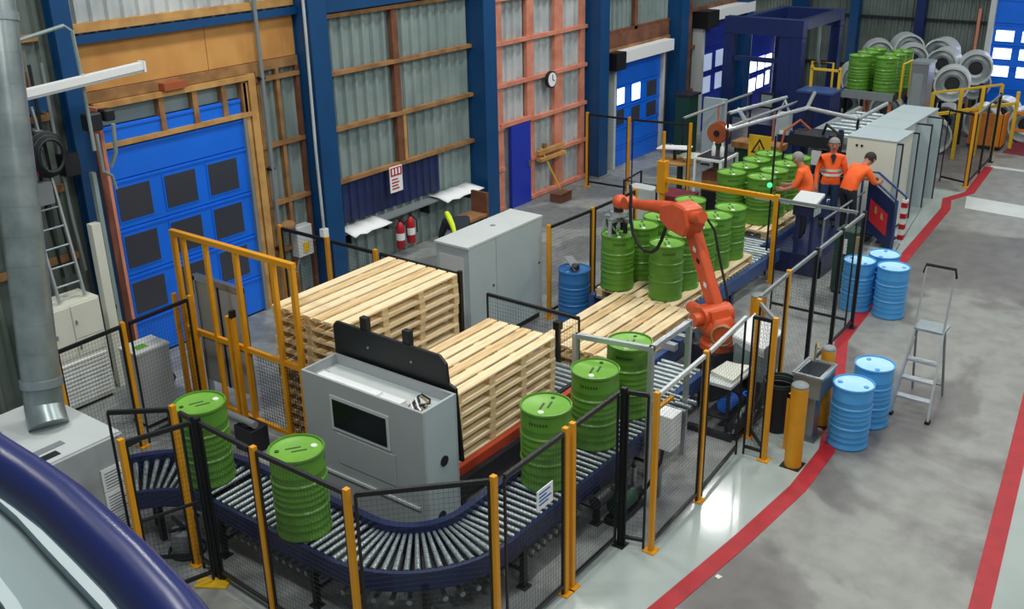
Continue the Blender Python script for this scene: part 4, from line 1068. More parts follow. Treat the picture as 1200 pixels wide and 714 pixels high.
# conduits
cd = thing('wall_conduit', 'grey conduit pipe running up beside the timber door frame', 'conduit', (10.9, 13.2, 0))
part('pipe', MB().cyl((10.92, 13.22, 0), (10.92, 13.22, 6.2), .035), 'grey_mid', cd, True)
for z in (1.0, 2.4, 3.9, 5.2): part('clip', B(10.87, 10.97, 13.2, 13.42, z, z+.04), 'dark_metal', cd)
cd2 = thing('wall_conduit', 'thin pale conduit beside the first full blue column', 'conduit', (11.75, 13.0, 0))
part('pipe', MB().tube([(11.72, 12.98, 6.2), (11.72, 12.98, 4.6), (11.70, 12.98, 2.6), (11.72, 12.98, 1.2)], .025, 8), 'cladding_light', cd2, True)
part('end_box', B(11.66, 11.78, 12.93, 13.03, 1.02, 1.2), 'white', cd2)
# left wall clutter
fl_ = thing('fluorescent_light', 'white fluorescent light fitting hanging across the left wall', 'light fitting', (7.8, 12.4, 4.4))
part('body', MB().bar((6.45, 12.3, 4.50), (8.15, 12.3, 4.60), .12, .09), 'white', fl_)
part('diffuser', MB().bar((6.46, 12.3, 4.44), (8.14, 12.3, 4.54), .09, .04), 'grey_light', fl_)
part('end_cap', B(8.14, 8.17, 12.23, 12.37, 4.52, 4.66), 'white', fl_)
part('suspension_pipe', MB().tube([(5.9, 12.4, 5.0), (7.2, 12.4, 5.22), (7.30, 12.4, 5.14), (7.32, 12.4, 4.5), (7.32, 12.4, 3.6)], .024, 8), 'cladding', fl_, True)
part('bracket', MB().bar((7.32, 12.4, 4.58), (7.32, 12.3, 4.58), .05), 'grey_light', fl_)
ld = thing('extension_ladder', 'aluminium extension ladder standing against the left wall', 'ladder', (6.85, 12.8, 0))
for x in (6.62, 7.0): part('stile', MB().bar((x, 12.75, 1.57), (x, 13.2, 4.15), .05, .03), 'aluminium', ld)
for k in range(9): part('rung', MB().cyl((6.62, 12.79+.045*k, 1.78+.26*k), (7.0, 12.79+.045*k, 1.78+.26*k), .015), 'zinc', ld, True)
cw = thing('cable_bundle', 'dark coiled hose and cable bundle hung by the left blue column', 'cables', (7.0, 13.0, 3.0))
for k in range(5): part('coil', MB().tube([(6.95+(.26-.02*k)*math.cos(t*.4189), 12.95-.03*k, 3.55+(.3-.02*k)*math.sin(t*.4189)) for t in range(15)], .025, 6, closed=True), 'black_rubber' if k % 2 else 'dark_metal', cw, True)
for k in range(6):
    x = 6.35+.17*k; part('cable', MB().tube([(x, 13.1, 4.7), (x+.03*math.sin(k), 13.05, 3.6), (x-.03, 13.0, 2.6), (x+.05, 13.05, 1.8)], .022, 6), ('black_rubber', 'dark_metal', 'grey_mid')[k % 3], cw, True)
part('hook', B(6.9, 7.0, 12.95, 13.3, 3.8, 3.86), 'zinc', cw)
for (x, z, m) in ((6.55, 3.3, 'red_dark'), (7.15, 3.2, 'dark_metal'), (6.7, 2.9, 'grey_mid')): part('device_box', B(x, x+.22, 12.9, 13.1, z, z+.3), m, cw)
vb = thing('valve_cluster', 'dark valve cluster mounted on top of the red door post', 'valve', (7.75, 12.9, 3.8))
part('body', B(7.5, 7.72, 12.74, 12.93, 3.76, 4.0), 'dark_metal', vb, bevel=.02)
part('body', B(7.8, 7.96, 12.8, 13.0, 3.84, 4.0), 'black', vb, bevel=.02)
part('pipe', MB().tube([(7.6,12.75,3.72),(7.6,12.75,3.2),(7.75,12.8,3.1),(7.78,12.8,2.9)], .024, 8), 'cladding', vb, True)
part('pipe', MB().tube([(7.9,12.8,3.8),(7.9,12.85,3.4),(7.82,12.9,3.2)], .03, 8), 'cladding', vb, True)
wp = thing('white_downpipe', 'off white box section post beside the big blue door', 'post', (7.35, 12.7, 0))
part('post', B(7.30, 7.44, 12.78, 12.9, 0, 2.5), 'cream', wp)
part('post', B(7.46, 7.52, 12.80, 12.88, 0, 3.2), 'cladding', wp)
part('bracket', B(7.44, 7.46, 12.78, 12.88, 1.2, 1.26), 'dark_metal', wp)
hp = thing('hose_heap', 'heap of dark hoses on the floor beside the lockers', 'hoses', (7.45, 12.2, 0))
for k in range(6): part('hose', MB().tube([(7.45+(.1+.03*k)*math.cos(t*.5236+k), 12.1+(.2+.02*k)*math.sin(t*.5236+k), .03+.045*k+.02*math.sin(t)) for t in range(12)], .03, 6, closed=True), 'dark_metal' if k % 2 else 'black_rubber', hp, True)

# ------------------------------------------------------------------ yellow muting portal behind the robot
mp = thing('muting_portal', 'yellow post and crossbar over the drum pallets', 'barrier', (16.5, 7.8, 0))
part('post', B(16.46, 16.54, 6.60, 6.68, 0, 1.66), 'yellow', mp)
part('post', B(16.46, 16.54, 8.86, 8.94, 0, 1.66), 'yellow', mp)
part('post_box', B(16.42, 16.58, 8.82, 8.98, 1.35, 1.95), 'yellow', mp)
part('post', B(16.48, 16.52, 8.88, 8.92, 1.95, 2.5), 'yellow', mp)
part('crossbar', B(16.46, 16.54, 6.68, 8.86, 1.56, 1.64), 'yellow', mp)
wt = thing('white_table_frame', 'white tubular table frame behind the loaded drums', 'table', (19.9, 9.6, 0))
for x in (19.7, 20.5):
    for y in (9.25, 9.85): part('leg', B(x-.025, x+.025, y-.025, y+.025, 0, 1.2), 'white', wt)
for a in ((19.7,9.25,19.7,9.85),(20.5,9.25,20.5,9.85),(19.7,9.25,20.5,9.25),(19.7,9.85,20.5,9.85)): part('rail', MB().bar((a[0],a[1],1.18),(a[2],a[3],1.18),.05), 'white', wt)
part('shelf_top', B(19.72, 20.48, 9.27, 9.83, 1.2, 1.22), 'dark_metal', wt)
for (x, y, lab) in ((19.95, 9.55, 'white bottle on the table frame, nearer the wall'), (19.95, 9.35, 'white bottle on the table frame, nearer the drums')):
    t = thing('bottle', lab, 'bottle', (x, y, 1.22), group='bottles on the table frame')
    part('body', MB().lathe([(.04,0),(.045,.02),(.045,.2),(.02,.24),(.02,.27)], 12, (x, y, 1.22)), 'white', t, True)
    part('cap', MB().lathe([(.022,.27),(.022,.30)], 10, (x, y, 1.22)), 'bung_white', t, True)
rd = thing('cable_reel', 'orange brown cable reel behind the white table frame', 'reel', (21.2, 10.05, 0))
part('flange', MB().cyl((21.1,10.05,1.42),(21.13,10.05,1.42),.24,n=20), 'rust', rd, True)
part('flange', MB().cyl((21.3,10.05,1.42),(21.33,10.05,1.42),.24,n=20), 'rust', rd, True)
part('cable', MB().cyl((21.13,10.05,1.42),(21.3,10.05,1.42),.17,n=20), 'orange_box', rd, True)
part('stand', B(21.12,21.32,9.98,10.12,0,1.25), 'green_dark', rd)
part('hub', MB().cyl((21.08,10.05,1.42),(21.1,10.05,1.42),.07,n=12), 'black', rd, True)
pk = thing('wooden_crate', 'brown crate under the white table frame', 'crate', (20.1, 9.55, 0))
part('box', B(19.85, 20.35, 9.35, 9.75, .45, .85), 'timber_brown', pk)
part('base', B(19.85, 20.35, 9.35, 9.75, 0, .45), 'dark_metal', pk)
part('batten', B(19.84, 19.86, 9.35, 9.75, .62, .68), 'timber', pk)
rt_ = thing('round_table', 'round brown work table with white sheet near the dock door', 'table', (20.9, 10.7, 0))
part('top', MB().lathe([(.42,.74),(.42,.78)], 24, (20.75,10.75,0)), 'timber_light', rt_, True)
part('column', MB().lathe([(.28,0),(.28,.03),(.07,.06),(.07,.74)], 16, (20.75,10.75,0)), 'green_dark', rt_, True)
part('white_sheet', MB().prism([(20.4,11.2),(20.7,10.5),(21.05,10.6),(20.8,11.25)], 1.05, 1.07), 'paper', rt_)
part('sheet_stand', B(20.68,20.74,10.85,10.91,.78,1.05), 'dark_metal', rt_)
part('bowl', MB().lathe([(.2,.78),(.3,.9),(.28,.9),(.18,.8)], 20, (20.85,10.5,0)), 'cream', rt_, True)
rx = thing('red_cabinet', 'low dark red box behind the loaded drums', 'box', (18.9, 9.9, 0))
part('body', B(18.75, 19.35, 9.55, 10.25, .03, .55), 'red_dark', rx, bevel=.01)
part('foot', B(18.8, 19.3, 9.6, 10.2, 0, .03), 'black', rx)
part('handle', B(18.72, 18.75, 9.8, 10.0, .38, .42), 'black', rx)
wc = thing('white_cabinet', 'small white cabinet in a black tube frame behind the robot arm', 'cabinet', (18.4, 10.35, 0))
part('body', B(18.2, 18.6, 10.05, 10.65, .05, .78), 'grey_light', wc)
part('red_side', B(18.22, 18.58, 9.98, 10.05, .05, .5), 'red', wc)
part('tube_frame', MB().tube([(18.15,10.7,.0),(18.15,10.7,.92),(18.15,9.92,.92),(18.15,9.92,.0)], .025, 8), 'black', wc, True)
part('tube_frame', MB().tube([(18.15,10.7,.9),(18.9,10.72,.95),(18.9,10.72,.0)], .025, 8), 'black', wc, True)
gp_ = thing('green_machine_column', 'dark green machine column beside the blue wall column', 'machine', (23.6, 12.2, 0))
part('column', B(23.9, 24.4, 12.2, 12.6, 0, 1.55), 'green_dark', gp_)
part('top_plate', B(23.85, 24.45, 12.15, 12.65, 1.55, 1.6), 'dark_metal', gp_)
gb_ = thing('grey_side_board', 'pale grey upright board behind the cable reel', 'panel', (23.2, 11.4, 0))
part('board', B(23.4, 23.5, 10.95, 11.55, 0, 1.7), 'grey_cool', gb_)
part('foot', B(23.3, 23.6, 11.0, 11.5, 0, .04), 'dark_metal', gb_)
gbn = thing('timber_bench', 'brown timber and green bench behind the white table frame', 'bench', (22.3, 10.1, 0))
part('top', B(21.6, 22.1, 8.75, 9.9, 1.02, 1.16), 'timber', gbn)
part('body', B(21.65, 22.05, 8.8, 9.85, 0, 1.02), 'green_dark', gbn)
part('panel', B(21.62, 21.65, 8.85, 9.5, .2, .8), 'green_dark', gbn)
sgn = thing('warning_sign', 'yellow electrical hazard sign above the far green drums', 'sign', (20.6, 8.75, 0))
part('post', B(20.66, 20.70, 8.78, 8.82, 0, 1.55), 'dark_metal', sgn)
part('board', B(20.62, 20.65, 8.55, 9.05, 1.12, 1.62), 'yellow_far', sgn)
def tri(c, r, x):
    return [(x, c[0]+r*math.cos(math.radians(a)), c[1]+r*math.sin(math.radians(a))) for a in (90, 210, 330)]
part('triangle', MB().slab(tri((8.8,1.34), .22, 20.615), (.004,0,0)), 'black', sgn)
part('triangle_field', MB().slab(tri((8.8,1.34), .145, 20.611), (.004,0,0)), 'yellow_far', sgn)
part('bolt_mark', MB().slab([(20.607,8.83,1.44),(20.607,8.77,1.34),(20.607,8.80,1.34),(20.607,8.76,1.26),(20.607,8.83,1.33),(20.607,8.80,1.33)], (.004,0,0)), 'black', sgn)

# ------------------------------------------------------------------ blue gantry machine
gn = thing('blue_gantry', 'large dark blue steel gantry machine in front of the far roller doors', 'machine', (26.5, 11.0, 0))
GX0, GX1, GY0, GY1, GZ = 25.5, 28.4, 9.95, 12.1, 3.42
for x, y in ((GX0, GY0), (GX0, GY1-.26), (GX1-.28, GY0), (GX1-.28, 11.5)): part('column', B(x, x+.28, y, y+.26, 0, GZ-.43), 'gantry_blue', gn)
part('beam', B(GX0, GX0+.28, GY0, GY1, GZ-.42, GZ), 'gantry_blue', gn)
part('beam', B(GX1-.28, GX1, GY0, 11.76, GZ-.42, GZ), 'gantry_blue', gn)
part('beam', B(GX0+.285, GX1-.285, GY0, GY0+.2, GZ-.25, GZ), 'navy_metal', gn)
part('beam', B(GX0+.285, GX1-.285, 11.5, 11.7, GZ-.25, GZ), 'gantry_blue', gn)
part('side_plate', B(GX0+.02, GX0+.06, GY0+.27, GY0+.62, .0, GZ-.43), 'gantry_blue', gn)
part('cross_beam', B(GX0+.06, GX0+.16, GY0+.27, GY1-.27, 2.3, 2.42), 'gantry_blue', gn)
part('screen_arm', B(GX0-.25, GX0, 10.62, 10.68, 1.5, 1.56), 'gantry_blue', gn)
part('screen', B(GX0-.3, GX0-.24, 10.45, 10.85, 1.2, 1.6), 'dark_metal', gn)
part('screen_pane', B(GX0-.31, GX0-.30, 10.5, 10.8, 1.25, 1.55), 'tote', gn)
part('pipe', MB().tube([(27.6,10.3,3.1),(27.6,10.3,2.2),(27.8,10.3,1.9)], .05, 8), 'cladding', gn, True)
part('bed', B(25.9, 28.0, 10.3, 11.4, 0, .6), 'navy_metal', gn)
# blue bin machine in front of gantry
bm_ = thing('blue_hopper', 'dark blue machine cabinet below the gantry portal', 'machine', (24.3, 9.2, 0))
part('body', B(24.0, 24.7, 8.55, 9.35, .0, 1.95), 'gantry_blue', bm_)
part('top_rim', B(23.96, 24.74, 8.51, 9.39, 1.95, 2.0), 'steel_blue_frame', bm_)
for y in (8.6, 9.3): part('post', B(24.6, 24.66, y-.03, y+.03, 2.0, 2.5), 'yellow_far', bm_)
part('rail', B(24.6, 24.66, 8.6, 9.3, 2.4, 2.45), 'yellow_far', bm_)
part('pipe_loop', MB().tube([(23.9,9.35,.6),(23.85,9.45,1.4),(23.85,9.6,1.75),(23.85,9.75,1.4),(23.9,9.8,.4)], .04, 8), 'grey_light', bm_, True)
gk = thing('grey_terminal_box', 'grey terminal box on a stand left of the workers', 'box', (21.9, 9.0, 0))
part('stand', B(22.5, 22.56, 9.0, 9.06, 0, 1.3), 'dark_metal', gk)
part('box', B(22.42, 22.64, 8.9, 9.18, 1.25, 1.75), 'grey_cool', gk, bevel=.01)
part('label', B(22.41, 22.42, 8.95, 9.1, 1.27, 1.36), 'paper', gk)
# silver frames / tubular conveyor guards in the middle distance
sf = thing('tubular_guard_frame', 'pale aluminium tube frame spanning above the workers', 'frame', (21.5, 7.8, 0))
for a, b in (((20.7,9.6,2.0),(22.9,9.2,2.02)), ((19.4,9.0,1.95),(21.9,8.3,2.05)), ((21.9,8.3,2.05),(23.6,8.8,2.05)), ((21.6,7.05,2.0),(23.1,6.95,2.08)), ((21.9,8.3,2.05),(21.6,7.05,2.0)), ((21.2,9.6,2.0),(20.2,8.95,1.97))):
    part('tube', MB().cyl(a, b, .045, n=8), 'aluminium', sf, True)
for p in ((19.4,9.0,1.95),(21.9,8.3,2.05),(21.6,7.05,2.0),(23.1,6.95,2.08),(23.6,8.8,2.05),(20.7,9.6,2.0)): part('post', MB().cyl((p[0],p[1],0), p, .03, n=8), 'dark_metal', sf, True)
tm = thing('transfer_machine', 'pale grey transfer conveyor housing behind the switchgear cabinets', 'machine', (23.5, 7.8, 0))
part('bed', B(22.0, 25.0, 7.2, 8.1, 1.15, 1.35), 'grey_light', tm)
part('side_rail', B(22.0, 25.2, 7.05, 7.15, 1.35, 1.52), 'aluminium', tm)
part('side_rail', B(22.0, 25.2, 8.15, 8.25, 1.35, 1.52), 'aluminium', tm)
part('end_rail', B(21.9, 22.0, 7.05, 8.25, 1.35, 1.5), 'aluminium', tm)
part('housing', B(22.3, 24.8, 7.3, 8.0, .1, 1.15), 'dark_metal', tm)
for x in (22.1, 24.8):
    for y in (7.1, 8.2): part('leg', B(x-.05, x+.05, y-.05, y+.05, 0, 1.35), 'grey_mid', tm)
for k in range(8): part('roller', MB().cyl((22.3+k*.35,7.15,1.44),(22.3+k*.35,8.15,1.44),.05), 'zinc', tm, True)
gc = thing('grey_machine_column', 'tall grey steel machine column beside the coils', 'machine', (25.6, 6.9, 0))
part('column', B(25.35, 25.85, 6.75, 7.15, 0, 2.62), 'stainless', gc)
part('cap', MB().slab([(25.33,6.73,2.62),(25.87,6.73,2.62),(25.87,7.17,2.62),(25.33,7.17,2.62)], (0,.0,.06)), 'zinc', gc)
part('recess', B(25.34, 25.35, 6.85, 7.1, .3, 2.4), 'grey_mid', gc)
# far drums on an elevated conveyor
fc = thing('elevated_conveyor', 'raised conveyor carrying the farthest green drums', 'conveyor', (26.5, 8.2, 0))
part('deck', B(25.7, 28.2, 7.6, 9.1, 1.6, 1.7), 'dark_metal', fc)
for x in (25.8, 28.1):
    for y in (7.7, 9.0): part('leg', B(x-.05, x+.05, y-.05, y+.05, 0, 1.6), 'timber_pink', fc)
part('side_rail', B(25.66, 25.72, 7.6, 9.1, 1.6, 1.8), 'grey_mid', fc)
part('guard', MB().tube([(25.9,7.5,1.6),(25.9,7.5,2.5),(26.6,7.5,2.5),(26.6,7.5,1.6)], .03, 8), 'yellow_far', fc, True)
part('guard', MB().tube([(25.8,9.2,0),(25.8,9.2,2.4),(25.8,9.75,2.4),(25.8,9.75,0)], .03, 8), 'yellow_far', fc, True)
fard = 0
for i, x in enumerate((26.05, 26.65, 27.25)):
    for j, y in enumerate((7.95, 8.62)):
        drum('g', x, y, 1.7, face, 'green steel drum on the raised conveyor, %s, %s side' % (['front', 'middle', 'back'][i], ['walkway', 'wall'][j]), 'green drums on the raised conveyor', 1.02)

# ------------------------------------------------------------------ steel coils on racks
Ro = .45
coil_outer = MB().lathe([(Ro,-.32),(Ro,.32)], 28, axis='x', cap0=False, cap1=False)
coil_outer.lathe([(Ro-.05,-.32),(Ro-.05,.32)], 28, axis='x', cap0=False, cap1=False)
coil_outer.lathe([(Ro,.32),(Ro-.05,.32)], 28, axis='x', cap0=False, cap1=False).lathe([(Ro,-.32),(Ro-.05,-.32)], 28, axis='x', cap0=False, cap1=False)
me_rim = coil_outer.mesh('rim', 'coil_steel', True)
me_side = MB().lathe([(Ro-.05,.20),(.26,.24),(.19,.20),(.19,-.20),(.26,-.24),(Ro-.05,-.20)], 28, axis='x', cap0=False, cap1=False).mesh('web', 'coil_side', True)
me_core = MB().lathe([(.185,.16),(.10,.17),(.10,-.17),(.185,-.16)], 20, axis='x').mesh('core', 'coil_core', True)
coils = [(30.6,10.35,.46,'left end'),(30.4,9.15,.46,'second'),(30.2,8.0,.46,'third'),(29.6,7.25,.46,'front'),
         (31.6,9.95,1.78,'upper left'),(31.5,8.9,1.74,'upper second'),(31.3,7.95,1.72,'upper third'),(31.2,7.05,1.70,'upper right'),
         (28.7,7.0,1.66,'nearest upper'),(28.4,9.45,1.62,'behind drums'),(32.8,7.4,1.0,'back right'),(30.2,6.45,.46,'lower right'),(32.4,9.35,1.9,'rear left'),(32.3,8.3,1.85,'rear middle'),(30.35,5.35,.46,'walkway end'),(27.75,7.08,.46,'lowest near cage'),(31.4,6.2,.46,'behind walkway end')]
cl = ['large steel reel at the left end of the floor row','large steel reel second along the floor row','large steel reel third along the floor row','large steel reel in the front of the floor row','large steel reel at the upper left behind the farthest drums','large steel reel second on the upper rack','large steel reel third on the upper rack','shiny steel reel at the right end of the upper rack','large steel reel just above the yellow rail','dark hubbed steel reel left of the farthest drums','steel reel nearest the far blue door','steel reel behind the orange crate','steel reel at the rear top left','steel reel at the rear top middle','steel reel at the walkway end beyond the orange crate','dark hubbed steel reel low beside the black cage','steel reel behind the walkway-end reel']
proto = None
for (x, y, z, _), lab in zip(coils, cl):
    if proto is None:
        proto = r = bpy.data.objects.new('steel_reel', None); COL.objects.link(r)
        link('rim', me_rim, r); link('web', me_side, r); link('core', me_core, r)
    else: r = dup(proto, (0,0,0))
    r.location = (x, y, z); r.rotation_euler = (0, 0, random.uniform(-.15, .55)); tag(r, lab, 'reel', 'steel reels at the far end')
    if z > .8:
        t = thing('reel_stand', 'dark steel stand under the %s' % lab.replace('large ', '').replace('shiny ', ''), 'stand', (x, y, 0), group='reel stands')
        for dy in (-.3, .3): part('cradle_beam', B(x-.3, x+.3, y+dy-.05, y+dy+.05, z-.52, z-.38), 'dark_metal', t)
        for dx in (-.25, .25):
            for dy in (-.3, .3): part('leg', B(x+dx-.04, x+dx+.04, y+dy-.04, y+dy+.04, 0, z-.52), 'dark_metal', t)
yr = thing('yellow_guard_rail', 'yellow tubular guard rail in front of the steel reels', 'guard rail', (28.0, 6.5, 0))
for (x, y) in ((26.6,6.9),(27.3,6.4),(28.0,6.05),(28.6,5.75),(29.2,5.45)): part('post', B(x-.04, x+.04, y-.04, y+.04, 0, 1.75 if y > 5.5 else 1.5), 'yellow_far', yr)
for z in (1.2,): part('rail', MB().bar((26.6,6.9,z),(29.2,5.45,z), .07), 'yellow_far', yr)
part('rail', MB().bar((26.6,6.9,1.75),(28.6,5.75,1.75), .05), 'yellow_far', yr)
part('rail', MB().bar((29.2,5.45,.95),(30.2,4.6,.75), .07), 'orange_box', yr)
part('rail', MB().bar((29.2,5.45,.5),(30.2,4.6,.3), .07), 'orange_box', yr)
ob = thing('orange_crate', 'orange steel crate behind the yellow guard rail', 'crate', (28.9, 6.1, 0))
part('front_panel', B(28.75, 28.8, 5.62, 6.4, .1, .95), 'orange_box', ob)
part('side_panel', B(28.75, 29.3, 5.60, 5.64, .1, .95), 'orange_box', ob)
part('side_panel', B(28.75, 29.3, 6.38, 6.42, .1, .95), 'orange_box', ob)
part('floor_panel', B(28.75, 29.3, 5.6, 6.42, .05, .1), 'dark_metal', ob)

# ------------------------------------------------------------------ worker platform and console
wpf = thing('operator_platform', 'dark blue operator platform with steps and railings', 'platform', (18.8, 6.4, 0))
part('deck', B(17.2, 20.05, 6.0, 6.98, .34, .40), 'navy_metal', wpf)
part('skirt', B(17.2, 17.25, 6.0, 6.98, .0, .34), 'navy_metal', wpf)
part('skirt', B(17.2, 20.05, 6.0, 6.05, .0, .34), 'navy_metal', wpf)
for k in range(2): part('step', B(19.5, 20.0, 5.5+.25*k, 5.76+.25*k, .08+.13*k, .12+.13*k), 'navy_metal', wpf)
part('stair_side', MB().slab([(19.42,6.0,.40),(19.42,5.45,.0),(19.42,5.45,.95),(19.42,6.0,1.35)], (.04,0,0)), 'navy_metal', wpf)
part('fire_panel', MB().slab([(19.41,5.92,.55),(19.41,5.56,.28),(19.41,5.56,.72),(19.41,5.92,.98)], (.01,0,0)), 'red', wpf, label='red panel with pale pictogram')
part('pictogram', MB().slab([(19.40,5.82,.72),(19.40,5.78,.69),(19.40,5.78,.82),(19.40,5.82,.85)], (.01,0,0)), 'brass_hose', wpf)
part('pictogram', MB().slab([(19.40,5.70,.63),(19.40,5.64,.58),(19.40,5.66,.70),(19.40,5.69,.74)], (.01,0,0)), 'brass_hose', wpf)
part('handrail', MB().tube([(20.0,6.3,.4),(20.0,6.3,1.35),(20.0,6.0,1.35),(20.0,5.42,.95),(20.0,5.42,0)], .025, 8), 'steel_blue_frame', wpf, True)
part('handrail', MB().tube([(19.44,6.6,.4),(19.44,6.6,1.3),(19.44,6.0,1.42),(19.44,5.42,1.0),(19.44,5.42,0)], .025, 8), 'steel_blue_frame', wpf, True)
part('handrail', MB().tube([(17.3,6.05,.4),(17.3,6.05,1.1),(19.4,6.05,1.1)], .02, 8), 'grey_mid', wpf, True)
part('stripe_post', B(19.95, 20.05, 5.38, 5.48, 0, .9), 'white', wpf)
for k in range(4): part('red_stripe', B(19.945, 20.055, 5.375, 5.485, .08+.22*k, .18+.22*k), 'red', wpf)
co = thing('operator_console', 'pale topped operator console on blue posts in front of the workers', 'console', (17.4, 6.55, 0))
part('top', MB().slab([(17.05,6.15,1.36),(17.05,6.60,1.36),(17.5,6.60,1.46),(17.5,6.15,1.46)], (0,0,.05)), 'grey_light', co)
part('body', B(17.1, 17.45, 6.18, 6.57, 1.16, 1.36), 'navy_metal', co)
part('long_bar', MB().bar((17.0,6.6,1.40),(17.0,7.25,1.40), .1, .05), 'grey_cool', co)
for y in (6.22, 6.5): part('post', B(17.24, 17.32, y, y+.06, .4, 1.16), 'gantry_blue', co)
part('side_sticker', B(17.1, 17.4, 6.165, 6.18, 1.18, 1.32), 'grey_cool', co)
gs = thing('signal_post', 'thin black post with a glowing green signal lamp beside the drums', 'signal lamp', (16.9, 6.9, 0))
part('post', MB().cyl((16.85,6.9,0),(16.85,6.9,2.6),.02,n=8), 'black', gs, True)
part('lamp', MB().ball((16.80,6.92,1.72), .045), 'lamp_green', gs, True)
gcb = thing('green_cabinet', 'dark green cabinet with white sticker behind the walkway fence', 'cabinet', (16.2, 5.6, 0))
part('body', B(16.7, 17.1, 5.25, 5.62, .05, 1.15), 'green_dark', gcb)
part('plinth', B(16.72, 17.08, 5.27, 5.60, 0, .05), 'black', gcb)
part('sticker', B(16.69, 16.70, 5.40, 5.50, .75, 1.02), 'paper', gcb)
part('edge_post', B(16.66, 16.72, 5.19, 5.25, 0, 1.1), 'brass_hose', gcb)

